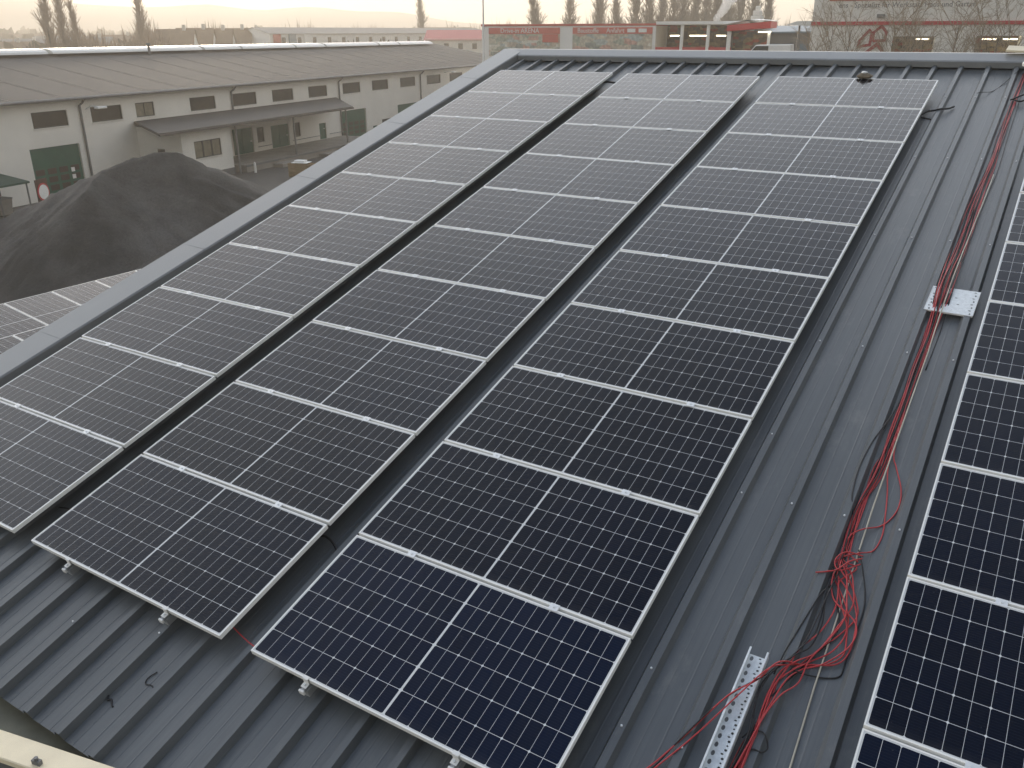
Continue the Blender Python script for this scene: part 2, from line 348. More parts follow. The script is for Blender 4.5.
# verge: raised folded cap down the left side
vp = [(-5.33, -.21), (-5.33, -.035), (-5.315, -.02), (-4.945, -.045), (-4.93, -.06), (-4.93, -.165), (-4.88, -.166), (-4.88, -.175), (-5.28, -.215)]
b = MB(); cuts = [-1.0, 2.05, 4.1, 6.15, 8.2, 10.25, 11.78]
for a, c in zip(cuts, cuts[1:]):
    o_ = .0015 * (cuts.index(a) % 2); b.prism([(x, z + o_) for x, z in vp], a + .0005, c - .0005)
vf = b.build('verge_flashing', M['verge'], ware)
for c in (cuts[2], cuts[4]):
    b = MB(); b.box(-5.312, -4.96, c - .012, c + .012, -.0195, -.0175, Matrix.Translation((-5.352, 0, -.0185)) @ Matrix.Rotation(R(3.45), 4, 'Y') @ Matrix.Translation((5.352, 0, .0185)) @ Matrix.Translation((0, 0, .002)))
    b.build('lap_joint', M['ridge'], vf)
# closing strip against the ribs: dark recess between cap and first panel
b = MB(); rp = [(11.55, -.150), (11.55, -.072), (11.57, -.058), (11.80, -.032), (12.05, -.10), (12.05, -.14), (11.80, -.075), (11.60, -.10)]
TR = Matrix(((0, 1, 0, 0), (1, 0, 0, 0), (0, 0, 1, 0), (0, 0, 0, 1)))
seg = [-5.37, -2.6, .4, 3.4, 6.4, 8.6]
for a, c in zip(seg, seg[1:]):
    o_ = .0015 * (seg.index(a) % 2); b.prism([(x, z + o_) for x, z in rp], a + .0005, c - .0005, TR)
b.build('ridge_cap', M['ridge'], ware)
# far slope and walls (world shape expressed in roof frame through the inverse)
inv = MR.inverted()
ye, ze = V0 * math.cos(S) + .17 * math.sin(S) + .05, Z0 + V0 * math.sin(S) - .28
yr, zr = 11.80 * math.cos(S), Z0 + 11.80 * math.sin(S) - .24
b = MB(); b.add([inv @ Vector(p) for p in [(-5.33, ye, 0), (8.55, ye, 0), (8.55, ye, ze), (-5.33, ye, ze), (-5.33, yr, zr), (8.55, yr, zr), (-5.33, 2 * yr - ye, ze), (8.55, 2 * yr - ye, ze), (-5.33, 2 * yr - ye, 0), (8.55, 2 * yr - ye, 0)]],
      [(0, 1, 2, 3), (0, 3, 4, 6, 8), (1, 9, 7, 5, 2), (6, 7, 9, 8)])
b.build('wall', M['plaster'], ware)
b = MB(); b.add([inv @ Vector(p) for p in [(-5.37, yr + .1, zr + .19), (8.6, yr + .1, zr + .19), (8.6, 2 * yr - ye + .3, ze + .08), (-5.37, 2 * yr - ye + .3, ze + .08)]], [(0, 1, 2, 3)])
b.build('far_slope', M['roof'], ware)
# screws along the crests where the sheets are fixed
scr = MB()
for k in range(k0, k1):
    c = -.125 + .3335 * k
    for v in (.62, 2.55, 4.5, 6.45, 8.4, 10.35):
        if not (-4.66 < c < 2.06) or c > 2.1: scr.cyl((c, v + .03 * math.sin(k * 7.1), CREST), (c, v + .03 * math.sin(k * 7.1), CREST + .007), .0075, .006, 6)
for c, v in ((2.21, 1.0), (2.21, 3.2), (-.79, -.1), (-1.458, -.3)): scr.cyl((c, v, CREST), (c, v, CREST + .007), .0075, .006, 6)
tag(scr.build('sheet_screws', M['alu'], ware), kind='stuff')

# ------------------------------------------------------------------ solar panels
def panel_proto():
    root = thing('solar_panel', 'x', 'solar panel')
    f = MB(); h = .035; t = .009
    for x0, x1, y0, y1 in ((-PW / 2, PW / 2, -PH / 2, -PH / 2 + t), (-PW / 2, PW / 2, PH / 2 - t, PH / 2), (-PW / 2, -PW / 2 + t, -PH / 2 + t, PH / 2 - t), (PW / 2 - t, PW / 2, -PH / 2 + t, PH / 2 - t)):
        f.box(x0, x1, y0, y1, -h, 0)
    f.build('frame', M['frame'], root)
    c = MB(); a, d = PW / 2 - t, PH / 2 - t
    c.box(-a, a, -d, d, -.0060, -.0022); c.build('cell_sheet', M['cells'], root)
    j = MB(); j.box(-.05, .05, -.03, .03, -.025, -.0065); j.build('junction_box', M['black_cable'], root)
    return root
proto = panel_proto()
used = [False]
def place_panel(mx, label, group, brown=.6):
    o = proto if not used[0] else copy_tree(proto); used[0] = True
    o.matrix_world = mx @ Matrix.Rotation(R(random.uniform(-.12, .12)), 4, 'X') @ Matrix.Rotation(R(random.uniform(-.1, .1)), 4, 'Y') @ rz(R(random.uniform(-.05, .05)))
    o['label'] = label; o['group'] = group
    for ch in o.children: ch.color = (brown, brown, brown, 1)      # per-panel cell tint, bluest in the lowest panel of the third column
    return o
PP = 1.058
COLS = [('left', -4.656, .007, 10), ('middle', -2.333, .001, 10), ('third', 0.0, .01, 10), ('right', 3.332, -.004, 8)]
WHERE = {'left': 'leftmost column along the verge', 'middle': 'middle column of the array', 'third': 'column left of the bare roof strip', 'right': 'column right of the red cables'}
def clamp_proto():
    r = thing('panel_clamp', 'x', 'clamp')
    b = MB(); b.box(-.030, .030, -.0255, .0255, 0.0005, .0042); b.box(-.030, .030, -.008, .008, -.034, 0.0005); b.build('clamp_plate', M['alu'], r)
    b = MB(); b.cyl((0, 0, .0045), (0, 0, .0105), .0075, n=6); b.cyl((0, 0, -.09), (0, 0, .0044), .0035, n=6); b.build('bolt', M['galv'], r)
    b = MB(); b.box(-.17, .17, -.020, .020, -.123, -.0365); b.build('rail', M['rail'], r)
    return r
def end_proto():
    r = thing('end_clamp', 'x', 'clamp')
    b = MB(); b.box(-.021, .021, -.004, .016, .0005, .004); b.box(-.021, .021, -.0085, -.0045, -.040, .004); b.box(-.021, .021, -.040, -.0085, -.040, -.036); b.build('clamp_plate', M['white'], r, bevel=.0008)
    b = MB(); b.cyl((0, -.024, -.036), (0, -.024, -.026), .0075, n=6); b.build('bolt', M['galv'], r)
    b = MB(); b.box(-.013, .013, -.050, .13, -.062, -.041); b.box(-.022, .022, -.040, .13, -.120, -.063); b.build('rail', M['rail'], r, bevel=.002)
    b = MB(); b.box(-.020, .020, -.066, -.051, -.074, -.040); b.build('rail_cap', M['white'], r, bevel=.003)
    return r
cl, en = clamp_proto(), end_proto(); cu_ = [0, 0]
for nm, u, dv, cnt in COLS:
    for k in range(cnt):
        v = dv + k * PP + .01 + PH / 2
        place_panel(MR @ T3((u + PW / 2, v, random.uniform(-.002, .002))), '%s solar panel up from the eave, %s' % (ORD[k], WHERE[nm]), 'solar panels on the warehouse roof', {'third': 0.0, 'middle': .55, 'right': .25, 'left': .6}[nm] if k == 0 else (random.uniform(.35, .6) if nm == 'right' else random.uniform(.6, 1)))
        for side, du in (('left', .49), ('right', 1.565)):
            if k < cnt - 1:
                o = cl if cu_[0] == 0 else copy_tree(cl); cu_[0] += 1
                o.matrix_world = MR @ T3((u + du + random.uniform(-.03, .03), dv + (k + 1) * PP, 0)); o['group'] = 'clamps holding the solar panels'
                o['label'] = '%s clamp above the %s panel up, %s' % (side, ORD[k], WHERE[nm])
            if k == 0 and nm != 'right':
                o = en if cu_[1] == 0 else copy_tree(en); cu_[1] += 1
                o.matrix_world = MR @ T3((u + du - .025, dv + .009, 0)); o['group'] = 'end clamps under the lowest panels'
                o['label'] = '%s end clamp below the lowest panel, %s' % (side, WHERE[nm])

# ------------------------------------------------------------------ things lying on the roof: cables
def RT(pts): return [MR @ Vector(p) for p in pts]
def cable(pts, m, label, group=None, r=.0044, cat='cable', name=None):
    b = MB(); b.tube(catmull(RT([(min(p[0], 3.148) if p[1] < 2.4 and p[2] < -.13 else p[0], p[1], p[2]) for p in pts]), 7), r, 6)
    o = b.build(name or ('red_cable' if m == 'red_cable' else 'black_cable'), M[m], smooth=True)
    return tag(o, label, cat, group)
PL = PAN + .006
spine = [(3.01, 11.35), (3.0, 10.2), (2.995, 9.2), (2.99, 8.3), (2.975, 7.4), (2.975, 6.4), (2.975, 5.6), (2.985, 4.95), (2.975, 4.4), (2.985, 3.95), (2.985, 3.55), (2.965, 3.1), (2.945, 2.68), (2.955, 2.25)]
tails = [
 [(2.93, 2.1), (2.99, 2.0), (3.07, 1.85), (3.11, 1.7), (3.12, 1.55), (3.06, 1.45), (2.96, 1.40), (2.84, 1.29), (2.78, 1.13), (2.67, .97), (2.54, .70), (2.44, .48), (2.36, .33)],
 [(2.95, 2.12), (3.03, 2.02), (3.11, 1.88), (3.165, 1.72), (3.165, 1.56), (3.1, 1.465), (2.99, 1.41), (2.88, 1.33), (2.81, 1.22), (2.71, 1.0), (2.575, .72), (2.47, .47), (2.40, .33)],
 [(3.03, 2.15), (3.06, 2.05), (3.09, 1.9), (3.06, 1.72), (2.99, 1.5), (2.91, 1.36), (2.86, 1.24), (2.84, 1.0), (2.86, .84), (2.82, .62)],
 [(2.93, 2.0), (2.95, 1.8), (2.945, 1.62), (2.92, 1.47), (2.86, 1.33), (2.8, 1.16), (2.81, .98), (2.83, .87), (2.82, .6)],
 [(3.0, 2.1), (3.05, 1.95), (3.07, 1.78), (3.02, 1.58), (2.97, 1.42), (2.96, 1.26), (2.91, 1.12), (2.87, .97), (2.85, .79), (2.83, .6)],
 [(2.91, 2.15), (2.95, 1.98), (3.03, 1.82), (3.05, 1.66), (2.99, 1.48), (2.93, 1.34), (2.89, 1.2), (2.855, 1.06), (2.845, .9), (2.83, .64)],
 [(3.04, 2.2), (2.98, 2.05), (3.02, 1.9), (3.1, 1.72), (3.07, 1.55), (2.98, 1.43), (2.91, 1.3), (2.84, 1.15), (2.845, .95), (2.84, .6)],
 [(2.98, 2.05), (3.0, 1.85), (2.98, 1.65), (2.92, 1.46), (2.88, 1.31), (2.86, 1.15), (2.85, 1.0), (2.855, .86), (2.85, .6)],
 [(2.94, 2.08), (2.98, 1.9), (3.13, 1.78), (3.15, 1.62), (3.05, 1.44), (2.95, 1.35), (2.9, 1.22), (2.87, 1.06), (2.86, .9), (2.86, .62)],
 [(2.96, 2.1), (2.94, 1.9), (2.97, 1.7), (2.95, 1.52), (2.9, 1.4), (2.83, 1.26), (2.8, 1.1), (2.805, .95), (2.82, .8), (2.81, .6)],
 [(3.0, 2.15), (3.09, 1.98), (3.13, 1.84), (3.08, 1.68), (3.0, 1.54), (2.93, 1.4), (2.87, 1.24), (2.86, 1.1), (2.85, .92), (2.84, .62)],
]
rnd = random.Random(3)
def spread_at(v):
    for a, c in ((11.3, .03), (9, .05), (7, .06), (5.3, .065), (4.4, .05), (3.8, .045), (3.3, .06), (2.7, .075), (2.2, .06)):
        if v >= a: return c
    return .04
for i, tl in enumerate(tails):
    m = 'black_cable' if i in (3, 5, 9) else 'red_cable'
    ph = rnd.uniform(0, 6.28); off = (i / (len(tails) - 1) - .5) * 1.5
    pts = []
    for j, (u, v) in enumerate(spine):
        s_ = spread_at(v); uu = u - .012 + off * s_ * math.cos(j * .35 + i * .11) + rnd.uniform(-.3, .3) * s_
        pts.append((uu, v + rnd.uniform(-.05, .05), PL + (i % 4) * .006 + .004 * math.sin(ph + j) + (.075 if 5.05 < v < 5.75 else 0)))
    for j, (u, v) in enumerate(tl): pts.append((u + rnd.uniform(-.008, .008), v, PL + (i % 5) * .006 + (.112 if i < 2 and 2.62 < u < 2.86 else .05 if u < 2.9 and v > .9 or u < 2.93 and v < 1.5 else .006)))
    if i < 2: lab = 'long red cable ending in the twin tails over the perforated tray, %s one' % ('upper', 'lower')[i]
    elif m == 'red_cable': lab = 'red solar cable running in the tangled bundle down the roof'
    else: lab = 'black solar cable running inside the tangled red bundle down the roof'
    cable(pts, m, lab, 'red cables of the bundle' if m == 'red_cable' else 'black cables of the bundle')
PX = PL + .012
for i in range(6):
    pts = []
    for j, (u, v) in enumerate(spine[:9 + i % 3]): pts.append((u + (i - 2.5) / 2.5 * 1.2 * spread_at(v) * math.cos(j * .4 + i) + rnd.uniform(-.25, .25) * spread_at(v), v + rnd.uniform(-.05, .05), PL + (i % 3) * .007 + (.07 if 5.05 < v < 5.75 else 0)))
    cable(pts, 'black_cable' if i in (0, 2, 3, 5) else 'red_cable', ('black' if i in (0, 2, 3, 5) else 'red') + ' solar cable ending halfway down inside the bundle', 'cables of the upper bundle')
cable([(3.0, 3.62, PX), (3.03, 3.31, PX), (3.07, 3.2, PL), (3.14, 3.0, PL), (3.16, 2.84, PL), (3.14, 2.71, PL), (3.09, 2.61, PL), (3.01, 2.53, PX + .01), (2.95, 2.45, PX + .01), (2.94, 2.35, PX), (2.98, 2.29, PX), (3.04, 2.25, PX)], 'red_cable', 'red cable bowing widest out of the bundle beside the right rib', 'loose red loops')
cable([(3.0, 3.5, PX), (3.02, 3.18, PX), (3.07, 2.92, PL), (3.10, 2.72, PL), (3.12, 2.54, PL), (3.1, 2.39, PL), (3.03, 2.31, PX + .015), (2.94, 2.25, PX), (2.92, 2.19, PX)], 'red_cable', 'red cable making the smaller inner loop crossing the cream rod', 'loose red loops')
cable([(3.06, 2.26, PX + .03), (3.0, 2.2, PX + .04), (2.95, 2.11, PX + .04), (2.9, 2.07, PX + .04), (2.84, 2.035, -.115)], 'red_cable', 'red cable end pointing left across the rib', 'loose red loops')
cable([(3.06, 2.29, PX + .02), (2.97, 2.27, PX + .04), (2.925, 2.21, PX + .04), (2.925, 2.15, PX + .03), (2.97, 2.12, PX + .03), (3.06, 2.22, PX + .02)], 'red_cable', 'red cable curled into the tight knot on the bundle', 'loose red loops')
cable([(2.95, 2.2, PX + .03), (2.96, 2.13, PX + .035), (3.0, 2.09, PX + .02), (3.03, 2.06, PX + .01)], 'red_cable', 'short red hooked cable end just below the knot', 'loose red loops')
cable([(3.02, 2.35, PX), (3.08, 2.2, PX), (3.16, 1.95, PL), (3.19, 1.62, PL), (3.17, 1.49, PL), (3.14, 1.41, PL), (3.08, 1.37, PL), (2.99, 1.34, PX), (2.90, 1.31, -.115)], 'black_cable', 'thin black cable curving outside the lowest red loops')
cable([(2.80, .81, -.118), (2.83, .86, -.11), (2.88, .88, -.11), (2.91, .86, -.115), (2.93, .82, -.14), (2.91, .78, -.13), (2.87, .77, -.115), (2.82, .72, -.12)], 'black_cable', 'black cable curled in a ring beside the perforated tray')
cable([(2.93, 3.75, PL + .02), (2.91, 3.57, -.118), (2.87, 3.33, -.118), (2.855, 3.05, -.118), (2.87, 2.82, -.118), (2.89, 2.72, -.125), (2.93, 2.6, PL)], 'black_cable', 'thin black cable wandering along the left rib above the knot')
cable([(2.94, 2.02, PL), (2.91, 1.9, -.125), (2.885, 1.73, -.118), (2.86, 1.55, -.118), (2.84, 1.4, -.120), (2.83, 1.25, -.125)], 'black_cable', 'thin black cable lying on the left rib below the knot')
cable([(2.95, 2.0, PX + .02), (2.92, 1.5, PX + .05), (2.82, 1.27, -.11), (2.79, 1.16, -.058), (2.70, 1.03, -.058), (2.62, .89, -.075), (2.52, .66, -.112), (2.43, .46, PL), (2.33, .3, PL)], 'black_cable', 'black cable crossing the tray together with the red tails')
for i in range(8):                                                        # loose ends beside the tray, bottom of the picture
    cable([(2.87 - .005 * i, 1.05 - .03 * i, PL + .03), (2.835, .9, PL + .02 + .006 * i), (2.80 + .006 * i, .78, PL + .007 * i), (2.79 + .008 * i, .55, PL + .007 * i), (2.80 + .004 * i, .35, PL)], 'red_cable' if i % 4 == 0 else 'black_cable',
          ('red' if i % 4 == 0 else 'black') + ' loose cable in the dark heap beside the perforated tray', 'cables heaped beside the tray')
rb = MB(); rb.tube(RT([(3.04, 8.1, PAN + .03), (3.035, 7.4, PAN + .045), (3.012, 6.24, PAN + .05), (3.012, 5.75, PAN + .085), (3.015, 5.0, PAN + .085), (3.02, 4.6, PAN + .05), (3.02, 3.5, PAN + .045), (3.02, 2.75, PAN + .045), (3.022, 2.4, PAN + .010), (3.03, 1.9, PAN + .008), (3.04, 1.28, PAN + .012), (3.06, .7, PAN + .010), (3.06, .2, PAN + .010)]), .0052, 8)
tag(rb.build('conduit_rod', M['cream_rod'], smooth=True), 'straight cream coloured rod running beside the red cables', 'rod')
cable([(2.0, 9.62, -.13), (2.08, 9.80, -.13), (2.16, 9.83, -.12), (2.22, 9.87, -.115), (2.30, 9.97, -.14), (2.35, 10.07, -.15)], 'black_cable', 'short black cable sticking out right of the top panels', r=.012)
cable([(2.04, 9.70, PL), (2.14, 9.66, PL), (2.22, 9.60, PL)], 'black_cable', 'small black cable tail under the short black cable', r=.008)
cable([(2.92, 11.38, -.10), (2.78, 10.97, PL), (2.69, 10.70, PL), (2.56, 10.51, -.12), (2.50, 10.46, PL)], 'black_cable', 'thin dark wire slanting down from the ridge to the left', r=.004)
cable([(2.94, 10.34, PL + .03), (2.98, 10.33, PL + .05), (3.03, 10.40, PL + .06), (3.10, 10.5, PL + .05), (3.12, 10.36, PL + .05), (3.06, 10.27, PL + .04), (2.99, 10.30, PL + .04)], 'black_cable', 'black cable coiled in a loop below the ridge', r=.011)
cable([(-.50, .17, -.10), (-.34, .145, -.11), (-.22, .12, -.12), (-.10, .10, -.12), (.10, .08, -.10)], 'red_cable', 'short red cable in the gap between the two lowest panels')
cable([(-.44, 1.02, PL), (-.34, 1.05, PL + .02), (-.2, 1.0, PL + .02), (-.08, .90, PL), (.04, .8, PL)], 'black_cable', 'thick black cable bridging the gap below the middle column', r=.010)
cable([(-2.70, .42, PL), (-2.55, .43, PL + .02), (-2.4, .37, PL + .01), (-2.25, .33, PL)], 'black_cable', 'black cable bridging the gap left of the middle column', r=.006)
cable([(-2.72, 10.32, -.09), (-2.6, 10.36, -.07), (-2.45, 10.33, -.07), (-2.3, 10.30, -.09)], 'black_cable', 'black cable bridging the top gap left of the middle column', r=.018)
cable([(-.60, -.30, PAN + .006), (-.62, -.36, PAN + .006), (-.60, -.395, PAN + .005), (-.55, -.385, PAN + .006), (-.50, -.41, PAN + .006)], 'black_cable', 'small bent black offcut lying on the lower roof', r=.0035, name='cable_tie', cat='cable tie')
cable([(-.755, -.56, PAN + .008), (-.73, -.585, PAN + .010), (-.715, -.57, PAN + .006), (-.68, -.595, PAN + .005), (-.66, -.60, PAN + .005)], 'black_cable', 'tiny black crumb of cable in the rib shadow', r=.0055, name='cable_tie', cat='cable tie')
cable([(-.83, -.80, PAN + .008), (-.815, -.815, PAN + .01), (-.80, -.81, PAN + .006), (-.81, -.80, PAN + .006)], 'black_cable', 'tiny black crumb close to the roof eave', r=.007, name='cable_tie', cat='cable tie')

# perforated cable tray
tray = thing('cable_tray', 'perforated galvanised cable tray lying on the roof beside cables', 'cable tray', MR @ T3((2.722, 1.32, PAN + .052)) @ rz(R(.4)))
def perforated(b, x0, x1, y0, y1, z, holes, t=.0015):
    """flat strip with octagonal or slot holes: holes = [(cx, cy, rx, ry)] each in its own grid cell [(cellx0, cellx1, celly0, celly1)]"""
    for (cx0, cx1, cy0, cy1, hx, hy, rx, ry) in holes:
        N8 = 12; outer = []; inner = []
        for i in range(N8):
            a = 2 * math.pi * (i + .5) / N8; c_, s_ = math.cos(a), math.sin(a)
            inner.append((hx + rx * c_, hy + ry * s_))
            m_ = min((((cx1 - hx) if c_ > 0 else (hx - cx0)) / abs(c_)) if abs(c_) > 1e-6 else 9, (((cy1 - hy) if s_ > 0 else (hy - cy0)) / abs(s_)) if abs(s_) > 1e-6 else 9)
            outer.append((hx + c_ * m_, hy + s_ * m_))
        corners = [(cx1, cy1), (cx0, cy1), (cx0, cy0), (cx1, cy0)]
        vs = [(x, y, z) for x, y in inner] + [(x, y, z) for x, y in outer] + [(x, y, z - .0025) for x, y in inner]
        fs = [(i, (i + 1) % N8, N8 + (i + 1) % N8, N8 + i) for i in range(N8)] + [(i, (i + 1) % N8, 2 * N8 + (i + 1) % N8, 2 * N8 + i) for i in range(N8)]
        base = len(vs)
        for ci, (qx, qy) in enumerate(corners):
            best = None
            for i in range(N8):
                j = (i + 1) % N8; x_, y_ = outer[i]; x2, y2 = outer[j]
                if (abs(x_ - qx) < 1e-6 and abs(y2 - qy) < 1e-6) or (abs(y_ - qy) < 1e-6 and abs(x2 - qx) < 1e-6): best = (i, j)
            if best: vs.append((qx, qy, z)); fs.append((N8 + best[0], N8 + best[1], len(vs) - 1))
        b.add(vs, fs)
TWD = .052; TL = 1.35
b = MB(); hs = []
ncell = int(TL / .052)
for i in range(ncell):
    y1_ = -.052 * i; y0_ = y1_ - .052
    hs.append((-TWD, -.012, y0_, y1_, -.032, (y0_ + y1_) / 2, .010, .016))
    hs.append((-.012, TWD, y0_, (y0_ + y1_) / 2, .022, y0_ + .013, .0075, .0075))
    hs.append((-.012, TWD, (y0_ + y1_) / 2, y1_, .004 + .018, y1_ - .013, .0055, .0055) if i % 2 else (-.012, TWD, (y0_ + y1_) / 2, y1_, .012, y1_ - .013, .008, .0055))
perforated(b, -TWD, TWD, -TL, 0, 0, hs)
b.build('base_plate', M['galv'], tray)
for sx in (-1, 1):
    b = MB(); x = sx * TWD
    b.box(min(x, x + sx * .0022), max(x, x + sx * .0022), -TL, .012, -.001, .050); b.box(min(x, x - sx * .009), max(x, x - sx * .009), -TL, .012, .0503, .0522)
    b.build('side_wall', M['galv'], tray)

# perforated joining plate under the bundle
pl = thing('mounting_plate', 'white perforated metal plate across the ribs under the cables', 'plate', MR @ T3((3.065, 5.405, CREST + .004)) @ rz(R(-1.0)))
b = MB(); xa, xb, ya, yb = -.185, .185, -.20, .20; q = MB()
cells_ = []
for ix, (cx0, cx1) in enumerate(((-.185, -.125), (.125, .185))):
    for iy in range(8):
        y0_ = ya + .05 * iy; cells_.append((cx0, cx1, y0_, y0_ + .05, (cx0 + cx1) / 2 + .004 * (-1) ** iy, y0_ + .025, .012 if iy % 2 else .007, .007 if iy % 2 else .012))
for (cx0, cx1, y0_, y1_) in ((-.125, -.02, ya, -.075), (-.125, -.02, .11, yb)): cells_.append((cx0, cx1, y0_, y1_, (cx0 + cx1) / 2, (y0_ + y1_) / 2, .004, .004))
for iy in range(4): cells_.append((-.02, .125, ya + .1 * iy, ya + .1 * iy + .1, .05 if iy in (1, 3) else .02, ya + .1 * iy + .05, .012 if iy in (1, 2) else .003, .006 if iy in (1, 2) else .003))
perforated(b, xa, xb, ya, yb, 0, cells_)
b.build('plate_sheet', M['galv'], pl)
b = MB(); b.box(.186, .1885, ya, yb, -.010, .002); b.box(-.1885, -.186, ya, yb, -.010, .002); b.box(-.185, .185, ya - .0025, ya - .0005, -.014, 0); b.build('plate_lip', M['white'], pl)

# stone on the top panel
st = MB(); st.m = 0
def rock(b, c, r, sd, n=2):
    bm = bmesh.new(); bmesh.ops.create_icosphere(bm, subdivisions=n, radius=1)
    vs = []
    for v in bm.verts:
        k = 1 + .28 * mnoise.noise(v.co * 1.4 + Vector((sd, sd, 0))); vs.append((c[0] + v.co.x * r[0] * k, c[1] + v.co.y * r[1] * k, c[2] + max(-.75, v.co.z) * r[2] * k))
    fs = [tuple(v.index for v in f.verts) for f in bm.faces]; bm.free(); b.add(vs, fs)
rock(st, (0, 0, .03), (.13, .075, .045), 4.0)
brk = thing('stone', 'brown stone with pale top lying on the highest panel', 'stone', MR @ T3((1.15, 10.60, .003)) @ Matrix.Scale(.8, 4))
st.build('stone_body', M['stone'], brk)
st2 = MB(); rock(st2, (-.01, .01, .085), (.05, .035, .022), 9.0); st2.build('pale_chip', M['white'], brk)

# grey cap where the cables enter at the ridge
vt = thing('cable_gland', 'grey domed cable outlet at the ridge feeding the red cables', 'cable outlet', MR @ T3((3.02, 11.42, -.13)))
b = MB(); b.cyl((0, 0, -.03), (0, 0, .07), .055, .05, 14); b.build('neck', M['grey_metal'], vt)
b = MB(); [b.cyl((0, 0, z0), (0, 0, z1), a, c, 16) for z0, z1, a, c in ((.07, .10, .085, .085), (.1005, .125, .085, .06), (.1255, .14, .06, .02))]; b.build('cap', M['white'], vt)
# light board projecting over the ridge at the right
bd = MB(); bd.box(0, .9, -.10, .10, 0, .028)
tag(bd.build('board', M['cream'], bevel=.003, mx=MR @ T3((2.70, 11.85, .004)) @ rz(R(-4)) @ Matrix.Rotation(R(1.5), 4, 'Y')), 'pale flat board lying on the ridge at the right edge', 'board')

# ------------------------------------------------------------------ cream coping beyond the eave, lower left
cp = thing('parapet', 'cream coated parapet coping in front of the lower eave', 'parapet', Matrix.Translation((-1.04, -1.01, 7.2)) @ rz(R(12.4)))
b = MB(); b.box(-4.5, 3.0, -.165, 0, -.045, 0); b.build('coping', M['cream'], cp, bevel=.006)
b = MB(); b.box(-4.5, 3.0, -.13, -.035, -7.19, -.047); b.build('wall', M['grey_metal'], cp)
b = MB(); b.box(.40, .455, -.14, -.115, .001, .03); b.cyl((.43, -.13, .03), (.43, -.13, .05), .012, n=8); b.build('bracket', M['grey_metal'], cp)
gu = thing('gutter', 'olive grey box gutter between the eave and the cream coping', 'gutter')
b = MB(); b.add([(-6, -.70, 7.0), (3, -.70, 7.0), (3, -1.8, 7.0), (-6, -1.8, 7.0)], [(0, 1, 2, 3)]); b.build('gutter_bottom', M['olive'], gu)
cg = Vector((-1.04, -1.01, 0)); dg_ = Vector((math.cos(R(12.4)), math.sin(R(12.4)), 0)); nl = Vector((-dg_.y, dg_.x, 0))
gi = MB(); A_, B_ = cg + dg_ * -4.4 + nl * -.03, cg + dg_ * 2.9 + nl * -.03
gi.add([(A_.x, A_.y, 6.87), (B_.x, B_.y, 6.87), (B_.x + nl.x * .02, B_.y + nl.y * .02, 7.15), (A_.x + nl.x * .02, A_.y + nl.y * .02, 7.15)], [(0, 1, 2, 3)]); gi.build('gutter_side', M['olive'], gu)

# ------------------------------------------------------------------ neighbouring lower roof with panels, left edge
lb = thing('lower_annex', 'low flat roofed annex beside the warehouse carrying grey panels', 'annex')
b = MB(); b.box(-14.98, -5.42, -2, 12.6, 0, 5.36); b.build('wall', M['plaster'], lb)
b = MB(); b.box(-15.02, -5.40, -2.1, 12.7, 5.363, 5.40); b.build('roof', M['ridge'], lb)
for c, (x, nm) in enumerate(((-14.80, 'outer'), (-12.60, 'second'), (-10.40, 'third'))):
    for k in range(-4, 6):
        y = 6.36 + 1.06 * k
        if c and k > 1: continue
        p = place_panel(T3((x + PW / 2, y + PH / 2, 5.56)) @ Matrix.Rotation(R(8), 4, 'Y'), '%s panel from the near end, %s row on the lower annex roof' % (ORD[k + 4], nm), 'panels on the lower annex roof')

# ------------------------------------------------------------------ gravel pile
def seg_d(p, a, b_):
    ab = (b_[0] - a[0], b_[1] - a[1]); t = ((p[0] - a[0]) * ab[0] + (p[1] - a[1]) * ab[1]) / (ab[0] ** 2 + ab[1] ** 2); t = max(0, min(1, t))
    return math.hypot(p[0] - a[0] - t * ab[0], p[1] - a[1] - t * ab[1]), a[2] + t * (b_[2] - a[2])
ridge1 = [((-33.5, 25.5, 5.6), (-34.9, 23.7, 5.45)), ((-34.9, 23.7, 5.45), (-34.7, 22.1, 5.2)), ((-34.7, 22.1, 5.15), (-33.7, 20.4, 4.4)), ((-33.7, 20.4, 4.4), (-34.0, 18.9, 3.1)), ((-34.0, 18.9, 3.1), (-34.9, 16.8, 1.3)), ((-34.9, 16.8, 1.3), (-35.2, 14.4, 0)), ((-34.7, 22.1, 5.05), (-37.65, 21.5, 3.85)), ((-37.65, 21.5, 3.85), (-41.8, 21.6, 2.5)), ((-41.8, 21.6, 2.5), (-46, 21, .8)), ((-33.5, 25.5, 5.6), (-32.7, 27.0, 4.9)), ((-32.7, 27.0, 4.9), (-31.9, 29.5, 3.3))]
def smax(vals, k=.35):
    m = max(vals); return m + k * math.log(sum(math.exp((v - m) / k) for v in vals)) - k * .3
def pile_h(x, y):
    h = []
    for a, c in ridge1:
        d, z = seg_d((x, y), a, c); h.append(z - .74 * d)
    z = smax(h, .10)
    d, zz = seg_d((x, y), (-26.2, 18.4, 2.9), (-29.2, 16.0, .7)); z2 = zz - .62 * d
    z = max(z, z2)
    z += .26 * mnoise.noise(Vector((x * .38, y * .38, 0))) + .14 * mnoise.noise(Vector((x * 1.2, y * 1.2, 3))) + .05 * mnoise.noise(Vector((x * 3.5, y * 3.5, 3)))
    an = math.atan2(y - 22, x + 34.5)
    z += .22 * mnoise.noise(Vector((an * 11, 1, 7))) * min(1, max(0, (5 - z) / 2))
    return max(z, -.1)
tag(grid('gravel_pile', -50, -16, 4, 42, 170, 190, pile_h, M['gravel']), 'large dark grey heap of gravel between the roof and hall', 'gravel pile')
